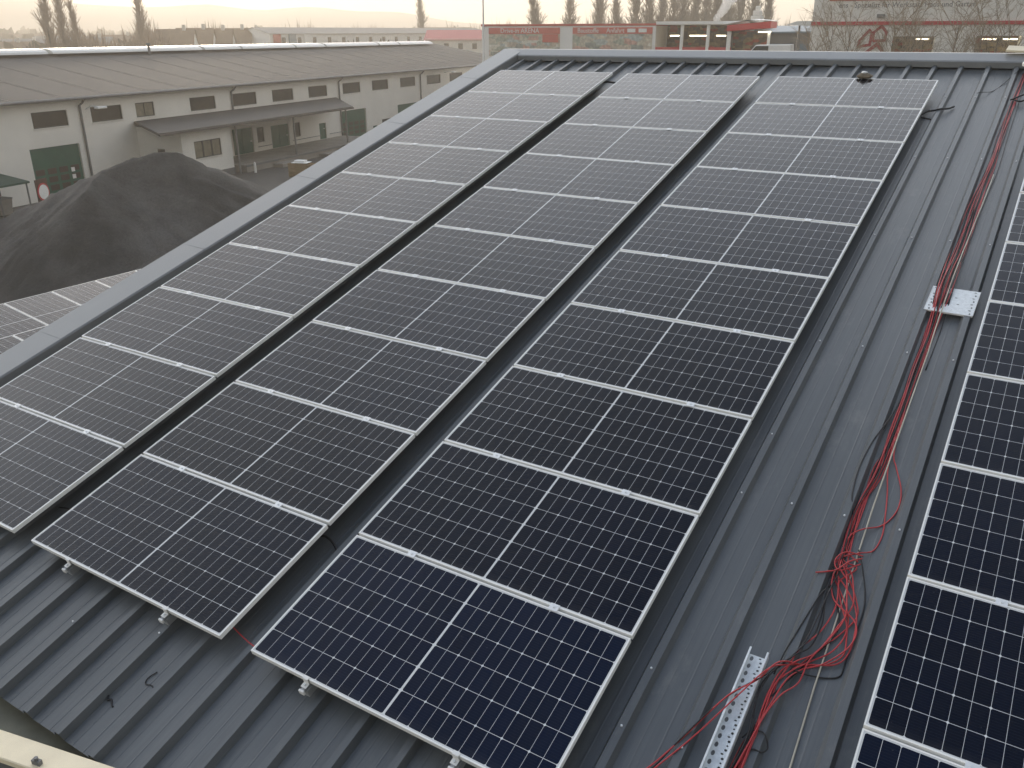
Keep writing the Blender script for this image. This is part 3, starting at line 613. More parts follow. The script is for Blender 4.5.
# rusty hopper with pale ladder frame at the foot of the pile
hp = thing('hopper', 'rusty red loading hopper with pale steel frame beside the gravel pile', 'hopper', T3((-26.75, 22.75, -.35)) @ rz(R(40)) @ Matrix.Scale(.88, 4))
b = MB(); b.add([(-.9, -.6, 3.9), (.5, -.6, 3.9), (.5, .6, 3.9), (-.9, .6, 3.9), (-.35, -.25, 2.6), (.15, -.25, 2.6), (.15, .25, 2.6), (-.35, .25, 2.6)], [(0, 1, 5, 4), (1, 2, 6, 5), (2, 3, 7, 6), (3, 0, 4, 7), (4, 5, 6, 7)]); b.build('bin', M['rust'], hp)
b = MB(); [b.cyl((x, y, 0), (x * .8, y, 3.3), .07, n=6) for x in (-.8, .45) for y in (-.5, .5)]; b.build('legs', M['rust'], hp)
b = MB()
for y in (-.3, .3): b.cyl((.5, y, 3.95), (3.4, y + .2, 3.9), .035, n=6); b.cyl((.6, y, 3.5), (3.4, y + .2, 3.45), .03, n=6)
for i in range(7): b.cyl((.7 + .42 * i, -.3, 3.95), (.7 + .42 * i, .3, 3.95), .025, n=6)
b.cyl((.3, -.3, 4.3), (1.6, -.2, 3.5), .04, n=6); b.build('frame', M['white'], hp)
for x in (3.0,): bb = MB(); bb.cyl((x, -.1, 0), (x, -.1, 3.9), .08, n=6); bb.build('support_post', M['grey_metal'], hp)
cb = MB(); cb.box(-.8, .8, -.4, .4, 0, .8); cb.box(-.6, -.2, -.25, .25, .8, .92); cb.box(.2, .6, -.25, .25, .8, .92)
tag(cb.build('concrete_block', M['concrete'], bevel=.03, mx=T3((-37.9, 17.4, .6)) @ rz(R(25))), 'grey concrete block with studs at the left foot of the pile', 'concrete block')

# ------------------------------------------------------------------ the long hall on the left (local X along the facade, local Y away from us)
HM = Matrix.Translation((-63.59, 69.52, 0)) @ rz(R(100.0))
hall = thing('factory_hall', 'long pale hall with brown roof, window band and green gates', 'factory hall', HM)
def wall_open(b, x0, x1, z0, z1, ops, y=0, depth=.25, T=None):
    xs = sorted({x0, x1} | {v for o in ops for v in o[:2] if x0 < v < x1}); zs = sorted({z0, z1} | {v for o in ops for v in o[2:4] if z0 < v < z1})
    for xa, xb in zip(xs, xs[1:]):
        for za, zb in zip(zs, zs[1:]):
            mxx, mz = (xa + xb) / 2, (za + zb) / 2
            if any(o[0] < mxx < o[1] and o[2] < mz < o[3] for o in ops): continue
            v = [Vector((xa, y, za)), Vector((xb, y, za)), Vector((xb, y, zb)), Vector((xa, y, zb))]
            b.add([T @ q for q in v] if T else v, [(0, 1, 2, 3)])
    for o in ops:
        a, c, d, e_ = o[:4]; v = [Vector((a, y, d)), Vector((c, y, d)), Vector((c, y, e_)), Vector((a, y, e_)), Vector((a, y + depth, d)), Vector((c, y + depth, d)), Vector((c, y + depth, e_)), Vector((a, y + depth, e_))]
        b.add([T @ q for q in v] if T else v, [(0, 1, 5, 4), (1, 2, 6, 5), (2, 3, 7, 6), (3, 0, 4, 7)])
wins = [(-46.6, -43.5), (-38.3, -35.3), (-33.2, -30.2), (-28.8, -26.8), (-22.7, -19.5), (-17.2, -13.8), (-11.4, -8.0), (-5.4, -2.0), (1.0, 4.6), (7.2, 10.9), (13.8, 17.7), (20.8, 24.8), (27.5, 31.6), (34, 38), (40, 44)]
WZ = (4.87, 5.95)
gates = [(-39.0, -34.75, 0, 3.57), (.45, 5.5, 0, 3.1), (12.9, 18.1, 0, 2.9)]
small = [(-28.75, -27.6, 1.55, 2.55), (9.0, 11.3, .75, 1.55), (6.9, 8.0, 0, 1.0)]
doors = [(-17.8, -14.9, .605, 2.9), (-12.15, -9.3, .605, 2.7), (-4.0, -2.75, .605, 2.22)]
slit = [(-14.3, -13.25, 1.4, 2.75), (-8.45, -7.35, 1.3, 2.68)]
ops = [(a, c, WZ[0], WZ[1]) for a, c in wins] + gates + small + doors + slit
HX0, HX1, HD, EZ, RZ = -62, 51, 28, 6.85, 9.35
b = MB(); wall_open(b, HX0, HX1, 0, EZ, ops)
b.add([(HX0, 0, 0), (HX0, HD, 0), (HX0, HD, EZ), (HX0, HD / 2, RZ - .1), (HX0, 0, EZ), (HX1, 0, 0), (HX1, HD, 0), (HX1, HD, EZ), (HX1, HD / 2, RZ - .1), (HX1, 0, EZ)], [(0, 1, 2, 3, 4), (5, 6, 7, 8, 9), (1, 6, 7, 2)])
b.build('wall', M['plaster'], hall)
rf = MB(); nsx = 56
sl = (RZ - 6.9) / (HD / 2)
for i in range(nsx):
    xa = HX0 - .4 + (HX1 - HX0 + .8) * i / nsx; xb = HX0 - .4 + (HX1 - HX0 + .8) * (i + 1) / nsx; d_ = .012 * (i % 2)
    rf.add([(xa, -.55, 6.9 - .55 * sl + d_), (xb, -.55, 6.9 - .55 * sl + d_), (xb, HD / 2, RZ + d_), (xa, HD / 2, RZ + d_), (xb, HD + .55, 6.9 - .55 * sl + d_), (xa, HD + .55, 6.9 - .55 * sl + d_)], [(0, 1, 2, 3), (3, 2, 4, 5)])
rf.add([(HX0 - .4, -.55, 6.9 - .55 * sl - .15), (HX1 + .4, -.55, 6.9 - .55 * sl - .15), (HX1 + .4, -.55, 6.9 - .55 * sl), (HX0 - .4, -.55, 6.9 - .55 * sl)], [(0, 1, 2, 3)])
rf.add([(HX1 + .4, -.55, 6.7 - .55 * sl), (HX1 + .4, HD / 2, RZ - .22), (HX1 + .4, HD / 2, RZ + .01), (HX1 + .4, -.55, 6.9 - .55 * sl + .01)], [(0, 1, 2, 3)])
roofo = rf.build('roof', M['dark_roof'], hall)
b = MB(); b.cyl((HX0 - .4, -.66, 6.70), (HX1 + .4, -.66, 6.70), .11, n=8); b.build('gutter', M['grey_metal'], hall)
for x in (-34.2, -17.4, .15, 18.9, 36.5):
    b = MB(); b.tube([(x, -.66, 6.62), (x, -.4, 6.35), (x, -.10, 6.15), (x, -.10, 3.0), (x, -.10, .1)], .085, 8); b.build('downpipe', M['grey_metal'], hall)
# ridge skylight in lengths
xs_ = [(-52, -41), (-40.5, -31.5), (-31, -24.8), (-24.3, -5.5), (-5, .8), (1.2, 11), (11.4, 17.5), (18, 31), (31.5, 37), (37.5, 48)]
for i, (a, c) in enumerate(xs_):
    b = MB(); pr = [(HD / 2 + 1.3 * math.cos(t), RZ + .02 + .45 * math.sin(t)) for t in [math.pi * k / 8 for k in range(9)]]
    n_ = len(pr); b.add([(a, y, z) for y, z in pr] + [(c, y, z) for y, z in pr], [(k, k + 1, n_ + k + 1, n_ + k) for k in range(n_ - 1)] + [tuple(range(n_)), tuple(range(n_, 2 * n_))])
    b.build('ridge_skylight', M['skylight'], roofo)
for x, z in ((-43, .5), (-13.5, .6)):
    b = MB(); b.cyl((x, HD / 2 - 1.7, RZ - .3), (x, HD / 2 - 1.7, RZ + z), .12, n=8); b.cyl((x, HD / 2 - 1.7, RZ + z), (x, HD / 2 - 1.7, RZ + z + .2), .22, .2, n=8); b.build('vent_pipe', M['grey_metal'], roofo)
def add_window(par, a, c, z0, z1, y=.12, mull=3, glass='pane', fr='winframe', t=.07):
    f = MB(); f.box(a, c, y - .04, y + .04, z0, z0 + t); f.box(a, c, y - .04, y + .04, z1 - t, z1); f.box(a, a + t, y - .04, y + .04, z0 + t, z1 - t); f.box(c - t, c, y - .04, y + .04, z0 + t, z1 - t)
    for i in range(1, mull):
        x = a + (c - a) * i / mull; f.box(x - .03, x + .03, y - .035, y + .035, z0 + t, z1 - t)
    w_ = f.build('window', M[fr], par)
    p = MB(); p.box(a + t, c - t, y + .01, y + .02, z0 + t, z1 - t); p.build('pane', M[glass], w_)
    s = MB(); s.box(a - .05, c + .05, y - .18, y - .045, z0 - .05, z0 - .002); s.build('sill', M['plaster_b'], w_)
    return w_
for i, (a, c) in enumerate(wins): add_window(hall, a, c, WZ[0], WZ[1], mull=1 if i != 3 else 2, glass='pane' if i != 3 else 'pane_l')
for o in small[:2]: add_window(hall, *o, mull=2)
for o in slit: add_window(hall, *o, mull=1, glass='pane')
def add_gate(par, a, c, z0, z1, rows=3, cols=4, y=.15, wz=(.35, .75)):
    g = MB(); g.box(a, c, y, y + .06, z0, z1)
    for i in range(1, 5): z = z0 + (z1 - z0) * i / 5; g.box(a, c, y - .012, y - .002, z - .02, z + .02)
    gt = g.build('gate', M['green'], par)
    for r_ in range(rows):
        za = z0 + (z1 - z0) * (.16 + .16 * r_); zb = za + (z1 - z0) * .11
        for k in range(cols):
            xa = a + (c - a) * (.06 + .235 * k); xb = xa + (c - a) * .17
            p = MB(); p.box(xa, xb, y - .02, y - .004, za, zb); p.build('gate_pane', M['pane'], gt)
    return gt
for a, c, z0, z1 in gates: add_gate(hall, a, c, z0, z1)
for a, c, z0, z1 in doors + [(6.9, 8.0, 0, 1.0)]:
    g = MB(); g.box(a, c, .12, .18, z0, z1)
    if c - a > 2: g.box((a + c) / 2 - .02, (a + c) / 2 + .02, .10, .119, z0, z1)
    dr = g.build('door', M['green'], hall)
    h = MB(); h.box(c - .35, c - .15, .06, .118, z0 + 1.0, z0 + 1.06); h.build('handle', M['alu'], dr)
# two notices on the left gate
for z in (1.15, 1.65):
    b = MB(); b.box(-35.75, -35.45, .115, .135, z, z + .3); b.build('notice', M['white'], hall)
# annex front volume with its three part window, canopy roof and dock
an = thing('office_annex', 'white office annex with long canopy roof in front of the hall', 'annex', HM)
AX0, AX1, AY = -29.1, -23.3, -4.35
b = MB(); wall_open(b, AX0, AX1, .0, 3.98, [(-27.75, -24.6, 1.75, 3.08)], y=AY, depth=.2)
b.add([(AX0, AY, 0), (AX0, 0, 0), (AX0, 0, 4.2), (AX0, AY, 3.98), (AX1, AY, 0), (AX1, 0, 0), (AX1, 0, 4.2), (AX1, AY, 3.98)], [(0, 1, 2, 3), (4, 5, 6, 7)])
b.build('wall', M['plaster_b'], an)
b = MB(); b.box(AX0 - .02, AX1 + .02, AY - .03, AY - .003, 0, .55); b.build('plinth', M['grey_metal'], an)
ww = MB()
for k in range(3):
    a = -27.75 + 1.05 * k; add_window(an, a, a + 1.05, 1.75, 3.08, y=AY + .1, mull=1, glass='pane_l')
for x in (AX0,):
    b = MB(); b.box(x - .03, x - .005, -2.6, -1.9, 1.6, 2.6); b.build('side_window', M['pane'], an)
b = MB(); CX0, CX1 = -32.2, 1.3
b.add([(CX0 + 3, 0, 4.62), (CX1 - 1.7, 0, 4.62), (CX1 - 6.8, -5.2, 4.18), (CX0 , -5.2, 4.18), (CX0 + 3, 0, 4.45), (CX1 - 1.7, 0, 4.45), (CX1 - 6.8, -5.2, 3.99), (CX0, -5.2, 3.99)], [(0, 1, 2, 3), (4, 5, 6, 7), (0, 3, 7, 4), (1, 2, 6, 5), (3, 2, 6, 7)])
b.box(CX0, CX1 - 6.8, -5.32, -5.21, 3.97, 4.11); b.build('canopy_roof', M['dark_roof'], an)
for x in (-23.1, -15.0, -6.2):
    b = MB(); b.cyl((x, -4.75, 0), (x, -4.75, 4.0), .09, n=8); b.build('canopy_post', M['grey_metal'], an)
dk = thing('loading_dock', 'concrete loading dock under the long canopy', 'loading dock', HM)
b = MB(); b.box(-22.4, .3, -4.9, -.02, .0, .60); b.build('platform', M['concrete'], dk)
b = MB(); b.box(-22.42, .32, -4.96, -4.901, .46, .62); b.build('edge_beam', M['grey_metal'], dk)
for a, c in ((-18.9, -15.7), (-11.7, -8.6)):
    b = MB(); b.box(a, c, -6.0, -4.97, 0, .30); b.build('step', M['concrete'], dk)
b = MB()
for a, c in ((-14.6, -12.4), (-9.1, -4.2), (-2.5, .2)): b.cyl((a, -.25, 1.05), (c, -.25, 1.05), .035, n=6)
b.build('handrail', M['grey_metal'], dk)
for i, (px, lab) in enumerate(((-22.2, 'white bollard at the left corner of the loading dock'), (-7.5, 'white bollard near the middle of the loading dock'))):
    b = MB(); b.cyl((px, -5.6, 0), (px, -5.6, .8), .10, .10, 10); b.cyl((px, -5.6, .8), (px, -5.6, .9), .10, .03, 10)
    o = b.build('bollard', M['white']); o.matrix_world = HM; tag(o, lab, 'bollard', 'bollards at the dock')
# wall lamp
lmp = thing('wall_lamp', 'white arm lamp fixed high beside the left downpipe', 'wall lamp', HM @ T3((-33.6, 0, 5.85)))
b = MB(); b.tube([(0, 0, 0), (.05, -.5, .25), (.2, -1.0, .2)], .04, 6); b.build('arm', M['alu'], lmp)
b = MB(); b.box(-.05, .85, -1.25, -.85, .05, .2); b.build('lamp_head', M['white'], lmp, bevel=.03)
lp2 = thing('wall_lamp', 'small white lamp arm on the wall near the roof verge', 'wall lamp', HM @ T3((25.9, 0, 6.1)))
b = MB(); b.tube([(0, 0, 0), (.2, -.5, .15), (.6, -1.0, .1)], .05, 6); b.build('arm', M['alu'], lp2)
b = MB(); b.box(.2, 1.1, -1.3, -.9, 0, .15); b.build('lamp_head', M['white'], lp2, bevel=.03)
# shelter at the far left with people-sized racks
sh = thing('shelter', 'small shelter with green roof against the left hall wall', 'shelter', HM @ T3((-44.6, -1.9, 0)))
b = MB(); b.add([(-4.5, -1.2, 1.95), (2.6, -1.2, 1.95), (2.6, 1.8, 2.35), (-4.5, 1.8, 2.35), (-4.5, -1.2, 2.07), (2.6, -1.2, 2.07), (2.6, 1.8, 2.47), (-4.5, 1.8, 2.47)], [(0, 1, 2, 3), (4, 5, 6, 7), (0, 1, 5, 4), (1, 2, 6, 5), (2, 3, 7, 6), (3, 0, 4, 7)]); b.build('roof', M['green_d'], sh)
for x in (-4.3, -2, .3, 2.4): b = MB(); b.cyl((x, -1.1, 0), (x, -1.1, 1.95), .06, n=6); b.build('post', M['grey_metal'], sh)
b = MB(); b.box(-4.4, 2.5, 1.6, 1.7, 0, 2.2); b.build('back_wall', M['dark_brown'], sh)
for i, (x, mm, lb_) in enumerate(((-2.9, 'blue', 'blue bin standing first from left in the green roofed shelter'), (-1.3, 'blue', 'blue bin standing in the middle of the green roofed shelter'), (1.0, 'concrete', 'grey bin standing at the right end of the shelter'))):
    bn = thing('bin', lb_, 'bin', HM @ T3((-44.6 + x, -2.1, 0)), 'bins in the shelter')
    b = MB(); b.add([(-.4, -.35, .1), (.4, -.35, .1), (.4, .35, .1), (-.4, .35, .1), (-.5, -.45, 1.1), (.5, -.45, 1.1), (.5, .45, 1.1), (-.5, .45, 1.1)], [(0, 1, 2, 3), (4, 5, 6, 7), (0, 1, 5, 4), (1, 2, 6, 5), (2, 3, 7, 6), (3, 0, 4, 7)]); b.build('body', M[mm], bn)
    b = MB(); b.box(-.53, .53, -.5, .5, 1.102, 1.17); b.build('lid', M['grey_metal'], bn, bevel=.02)
sg = thing('traffic_sign', 'round white sign with red rim on red post by the left gate', 'sign', HM @ T3((-42.9, -5.25, .1)) @ rz(R(14)))
b = MB(); b.box(-.55, .55, .02, .10, .55, 2.35); b.build('backing_board', M['rust'], sg)
b = MB(); b.cyl((0, .015, 1.55), (0, -.02, 1.55), .56, n=24); b.build('rim', M['red'], sg)
b = MB(); b.cyl((0, -.022, 1.55), (0, -.035, 1.55), .46, n=24); b.build('disc', M['white'], sg)
b = MB(); b.cyl((0, .15, 0), (0, .15, 2.3), .05, n=8); b.build('post', M['grey_metal'], sg)
# wooden crates before the dock
def crate(mx, lab, w_=1.2, h_=.9, n=4):
    c = thing('wooden_crate', lab, 'crate', mx, 'wooden crates by the dock')
    b = MB()
    for i in range(n):
        z = .12 + i * (h_ - .12) / n
        for y in (-.5, .5): b.box(-w_ / 2, w_ / 2, y - .012, y + .012, z, z + (h_ - .12) / n - .03)
        for x in (-w_ / 2, w_ / 2): b.box(x - .012, x + .012, -.487, .487, z, z + (h_ - .12) / n - .03)
    b.build('side_boards', M['wood'], c)
    b = MB(); [b.box(x - .05, x + .05, -.49, .49, 0, .10) for x in (-w_ / 2 + .08, 0, w_ / 2 - .08)]; b.box(-w_ / 2, w_ / 2, -.5, .5, .101, .118); b.build('pallet_base', M['wood'], c)
    return c
g1 = Vector((-49.2, 49.0, 0))
for i, (dx, dy, z, lab) in enumerate(((0, 0, 0, 'wooden crate under the crumpled white sheet near the dock'), (1.9, .7, 0, 'wooden crate behind the sheeted one, nearer the roof verge'), (3.8, 1.5, 0, 'wooden crate furthest right, half hidden by the roof verge'))):
    crate(T3(g1 + Vector((dx, dy, z))) @ rz(R(12)), lab, 1.8, 1.15, 5)
tp = MB(); tp.box(-.7, .7, -.5, .5, 0, .05); tp.box(-.5, .4, -.3, .3, .05, .2); tag(tp.build('tarpaulin', M['white'], bevel=.02, mx=T3(g1 + Vector((.1, 0, 1.16))) @ rz(R(20))), 'crumpled white sheet lying on top of the wooden crates', 'sheet')
# mast
ms = thing('mast', 'thin tall pale mast rising beyond the left verge', 'mast', T3((-29.75, 47.19, 0)))
b = MB(); b.cyl((0, 0, 0), (0, 0, 9), .085, .07, 8); b.cyl((0, 0, 9), (0, 0, 15), .065, .04, 8); b.build('pole', M['alu'], ms)
b = MB(); b.cyl((0, 0, 0), (0, 0, .25), .25, .2, 10); b.build('base', M['concrete'], ms)

# ------------------------------------------------------------------ drive-in market wall (local X along facade, Y away)
AM = Matrix.Translation((-63.25, 96.95, 0)) @ rz(R(10.0))
ar = thing('drive_in_hall', 'white market hall with red banner strips and painted goods pictures', 'market hall', AM)
b = MB(); b.box(0, 22.9, 0, 26, 0, 11.75); b.build('wall', M['white'], ar)
b = MB(); b.box(-.1, 23.0, -.08, 26.1, 11.76, 12.0); b.build('roof_edge', M['redwhite'], ar)
b = MB(); b.box(23.0, 33.9, -.5, 22, 11.85, 12.2); b.build('shop_roof', M['white'], ar)
def picture_mat(name, seedv, cols, sc=1.2):
    m, t, p = nodes(name); N = t.nodes.new; K = t.links.new
    tc = N('ShaderNodeTexCoord'); mp = N('ShaderNodeMapping'); mp.inputs['Location'].default_value = (seedv, 0, seedv); mp.inputs['Scale'].default_value = (.75, 1, 1.9); K(tc.outputs['Object'], mp.inputs[0])
    v = N('ShaderNodeTexVoronoi'); v.inputs['Scale'].default_value = sc; v.distance = 'CHEBYCHEV'; K(mp.outputs[0], v.inputs[0])
    s = N('ShaderNodeSeparateColor'); K(v.outputs['Color'], s.inputs[0])
    r = N('ShaderNodeValToRGB'); r.color_ramp.interpolation = 'CONSTANT'
    while len(r.color_ramp.elements) < len(cols): r.color_ramp.elements.new(.5)
    for i, c in enumerate(cols): r.color_ramp.elements[i].position = i / len(cols); r.color_ramp.elements[i].color = c + (1,)
    K(s.outputs[0], r.inputs[0]); n = N('ShaderNodeTexNoise'); n.inputs['Scale'].default_value = 3; n.inputs['Detail'].default_value = 6; K(tc.outputs['Object'], n.inputs[0])
    mi = N('ShaderNodeMixRGB'); mi.blend_type = 'OVERLAY'; mi.inputs[0].default_value = .8; K(r.outputs[0], mi.inputs[1]); K(n.outputs[0], mi.inputs[2]); K(mi.outputs[0], p.inputs['Base Color']); p.inputs['Roughness'].default_value = .6
    return m
PCOL = [(.50, .47, .38), (.36, .38, .31), (.52, .33, .27), (.62, .60, .52), (.28, .29, .26), (.48, .42, .34), (.42, .46, .44)]
M['pic1'] = picture_mat('banner_picture', 3.3, PCOL); M['pic2'] = picture_mat('banner_picture_b', 8.1, PCOL[::-1], .9)
M['pic3'] = picture_mat('shelf_goods', 5.1, [(.16, .12, .07), (.09, .07, .05), (.24, .19, .1), (.3, .08, .05), (.13, .12, .1)], 1.6)
M['lampglow'] = mat('shop_lamp', (.9, .85, .7), .4, 0)
_p = M['lampglow'].node_tree.nodes['Principled BSDF']; _p.inputs['Emission Color'].default_value = (1, .88, .62, 1); _p.inputs['Emission Strength'].default_value = 2.2
FR = Matrix.Rotation(R(90), 4, 'X')
for (a, c, m_, txts) in ((1.0, 10.7, 'pic1', [('Drive-in ARENA', 5.3, .78)]), (12.4, 22.5, 'pic2', [('Baustoffe', 14.4, .74), ('Anfahrt', 17.9, .74)])):
    b = MB(); b.box(a, c, -.06, -.003, 8.2, 10.83); b.build('picture', M[m_], ar)
    b = MB(); b.box(a, c, -.09, -.003, 10.84, 11.58); b.build('banner_strip', M['banner_red'], ar)
    for s_, x, sz in txts: text_mesh('lettering', s_, sz, M['white'], ar, T3((x, -.11, 11.2)) @ FR, .015, 1.0)
b = MB(); b.box(8.4, 10.5, -.1, -.065, 9.85, 10.80); b.build('picture_inset', M['banner_red'], ar)
for x in (19.9, 21.3):
    b = MB(); b.box(x - .5, x + .5, -.12, -.095, 11.0, 11.42); b.build('white_label', M['white'], ar)
# glazed shop front right of the wall
sf = thing('shop_front', 'open shop front with lit shelves, white columns and red sill', 'shop', AM)
b = MB(); b.box(23.0, 31.3, 6, 6.1, 8, 11.8); b.box(23.0, 31.3, -.1, 6, 7.0, 8.35); b.build('back_wall', M['pic3'], sf)
b = MB(); b.box(23.0, 32.0, -.2, -.11, 8.75, 9.35); b.build('red_sill', M['red'], sf)
for x in (26.1, 29.2, 31.6):
    b = MB(); b.box(x - .17, x + .17, -.25, .1, 0, 11.84); b.build('column', M['white'], sf)
for x in (24.8, 27.2, 28.2, 30.4):
    b = MB(); b.box(x - .55, x + .55, 1.9, 2.1, 10.55, 10.68); b.build('strip_light', M['lampglow'], sf)
b = MB(); b.box(31.3, 31.5, 0, 14, 0, 11.5); b.box(23.0, 31.3, -.1, 6, 6.9, 7.0); b.build('side_wall', M['dark_brown'], sf)
pv = thing('entrance_canopy', 'red canopy with sloping white roof and dark entrance below', 'canopy', AM)
b = MB(); b.add([(31.5, -1.2, 11.1), (36.3, -.5, 11.45), (36.3, -.5, 12.15), (31.5, -1.2, 11.75), (31.5, 6, 11.1), (36.3, 6, 11.45), (36.3, 6, 12.15), (31.5, 6, 11.75)], [(0, 1, 2, 3), (4, 5, 6, 7), (0, 1, 5, 4), (3, 2, 6, 7), (0, 3, 7, 4), (1, 2, 6, 5)]); b.build('fascia', M['red'], pv)
b = MB(); b.add([(30.9, -1.3, 11.77), (33.9, -.9, 12.33), (36.5, -.6, 12.2), (36.5, 8, 12.3), (33.9, 8, 12.5), (30.9, 8, 11.9)], [(0, 1, 4, 5), (1, 2, 3, 4)]); b.build('roof', M['white'], pv)
b = MB(); b.box(31.9, 36.1, 1.5, 1.6, 0, 11.1); b.build('dark_opening', M['pic3'], pv)
for x in (31.75, 36.2): b = MB(); b.box(x - .15, x + .15, -.4, -.1, 0, 11.1); b.build('post', M['white'], pv)
b = MB(); b.box(35.0, 36.4, -.7, -.5, 10.95, 11.08); b.build('strip_light', M['lampglow'], pv)

# ------------------------------------------------------------------ garden market hall on the right
GM = Matrix.Translation((-19.3, 89.49, 0)) @ rz(R(10.0))
gm = thing('garden_market_hall', 'big pale market hall with red band, red logo and lettering', 'market hall', GM)
gops = [(7.3, 10.95, 7.2, 10.6), (14.4, 18.1, 7.2, 10.65)]
b = MB(); wall_open(b, -.2, 30, 0, 19, gops, depth=2.5); b.add([(-.2, 0, 0), (-.2, 30, 0), (-.2, 30, 19), (-.2, 0, 19)], [(0, 1, 2, 3)]); b.build('wall', M['plaster_b'], gm)
b = MB(); b.box(-.3, 30, -.14, -.003, 11.60, 11.92); b.build('red_band', M['red'], gm)
b = MB(); b.box(1.2, 14.7, -.10, -.003, 13.75, 15.6); b.build('red_sign_board', M['redwhite'], gm)
text_mesh('lettering', 'ens - Spezialist für Werkstatt Haus und Garten', .66, M['grey_metal'], gm, T3((8.0, -.02, 13.34)) @ FR, .015, .94)
for a, c, z0, z1 in gops:
    p = MB(); p.box(a, c, 2.4, 2.5, z0, z1); p.build('shelf_view', M['pic3'], gm)
    b = MB(); b.box((a + c) / 2 - .05, (a + c) / 2 + .05, .3, .4, z0, z1); b.build('mullion', M['winframe'], gm)
for x in (9.9, 15.6, 17.3):
    b = MB(); b.box(x - .6, x + .6, 1.0, 1.15, 10.3, 10.42); b.build('strip_light', M['lampglow'], gm)
# logo: three open red house outlines
def outline(pts, w_, par):
    b = MB(); n = len(pts)
    for i in range(n if pts[0] != pts[-1] else n - 1):
        p, q = Vector((pts[i][0], 0, pts[i][1])), Vector((pts[(i + 1) % n][0], 0, pts[(i + 1) % n][1])); d = (q - p).normalized(); s_ = Vector((-d.z, 0, d.x)) * w_ / 2; e1 = d * w_ * .35
        v = [p - e1 + s_, q + e1 + s_, q + e1 - s_, p - e1 - s_]
        b.add([(a.x, -.06 - .002 * i, a.z) for a in v] + [(a.x, -.004, a.z) for a in v], [(0, 1, 2, 3), (0, 1, 5, 4), (1, 2, 6, 5), (2, 3, 7, 6), (3, 0, 4, 7)])
    return b.build('logo_mark', M['logo'], par)
outline([(5.54, 10.3), (5.54, 10.95), (6.16, 11.5), (6.65, 11.0), (6.61, 10.25), (5.65, 10.2)], .25, gm)
outline([(4.3, 9.75), (4.37, 10.2), (5.13, 11.15), (5.37, 10.9), (5.33, 9.85), (4.33, 9.7)], .25, gm)
outline([(5.13, 9.2), (6.03, 10.0), (6.78, 9.0), (5.99, 9.85), (5.13, 9.2)], .25, gm)
b = MB(); b.box(5.6, 6.3, -.3, -.004, 12.25, 12.55); b.build('flood_light', M['grey_metal'], gm)
cn = thing('awning', 'bright white pointed awning at the left corner of the market', 'awning', GM)
b = MB(); b.add([(-2.6, -.2, 11.65), (-.25, -.2, 11.55), (-.25, -.2, 12.0), (-1.6, -.2, 11.98), (-2.0, 3, 11.65), (-.25, 3, 11.55), (-.25, 3, 12.0), (-1.4, 3, 11.98)], [(0, 1, 2, 3), (4, 5, 6, 7), (0, 1, 5, 4), (2, 3, 7, 6), (0, 3, 7, 4)]); b.build('awning_sheet', M['skylight'], cn)
b = MB(); b.cyl((-1.4, 1, 0), (-1.4, 1, 11.6), .1, n=8); b.build('post', M['grey_metal'], cn)
# blue grey sheds between the two markets
bs = thing('storage_shed', 'pale blue grey storage shed between the two markets', 'shed', Matrix.Translation((-33, 118, 0)) @ rz(R(10)))
b = MB(); b.box(-1, 14, 0, 12, 0, 11.0); b.build('wall', M['tile_g'], bs)
b = MB(); b.add([(-1.4, -.4, 11.0), (14.4, -.4, 11.2), (14.4, 12, 12.0), (-1.4, 12, 11.8), (-1.4, -.4, 10.8), (14.4, -.4, 11.0)], [(0, 1, 2, 3), (0, 1, 5, 4)]); b.build('roof', M['blue'], bs)
for x in (1.0, 5.0, 9.0): b = MB(); b.box(x, x + 3, -.06, -.003, 0, 9.6); b.build('roller_door', M['blue'], bs)
# white stacked tower light
tw = thing('lattice_tower', 'white lattice tower top standing right of the red canopy', 'tower', Matrix.Translation((-37.8, 131, 0)))
b = MB(); b.box(-.75, .75, -.75, .75, 11.2, 13.2); b.box(-.55, .55, -.55, .55, 13.22, 13.9); b.box(-.3, .3, -.3, .3, 13.92, 14.5); b.build('tower_head', M['plaster_b'], tw, bevel=.08)
b = MB()
for z in range(0, 11):
    for sx, sy in ((-1, -1), (1, -1), (1, 1), (-1, 1)):
        b.cyl((.6 * sx, .6 * sy, z), (.6 * sx, .6 * sy, z + 1.02), .07, n=5)
    b.cyl((-.6, -.6, z), (.6, -.6, z + 1), .05, n=5); b.cyl((.6, -.6, z), (.6, .6, z + 1), .05, n=5)
b.build('lattice', M['grey_metal'], tw)
# parked van seen over the ridge
def van(mx, lab):
    v = thing('parked_van', lab, 'van', mx)
    b = MB(); pr = [(-2.3, .4), (-2.3, 1.0), (-1.6, 1.25), (-1.0, 1.95), (2.3, 2.0), (2.4, .4)]
    b.add([(x, -.9, z) for x, z in pr] + [(x, .9, z) for x, z in pr], [(0, 1, 2, 3, 4, 5), tuple(range(11, 5, -1))] + [(i, (i + 1) % 6, 6 + (i + 1) % 6, 6 + i) for i in range(6)]); b.build('body', M['white'], v, bevel=.06)
    b = MB(); b.add([(-1.5, -.93, 1.3), (-1.0, -.93, 1.85), (.2, -.93, 1.85), (.2, -.93, 1.3)], [(0, 1, 2, 3)]); b.build('side_window', M['glassy'], v)
    for x in (-1.5, 1.5):
        for y in (-.85, .85): b = MB(); b.cyl((x, y - .1, .35), (x, y + .1, .35), .35, n=14); b.build('wheel', M['tyre'], v)
dkb = thing('parking_deck', 'raised parking deck behind the ridge with a parked van', 'parking deck', Matrix.Translation((-22.5, 92, 0)) @ rz(R(10)))
b = MB(); b.box(-9, 3.0, -8, 6, 7.55, 7.9); b.build('deck', M['concrete'], dkb)
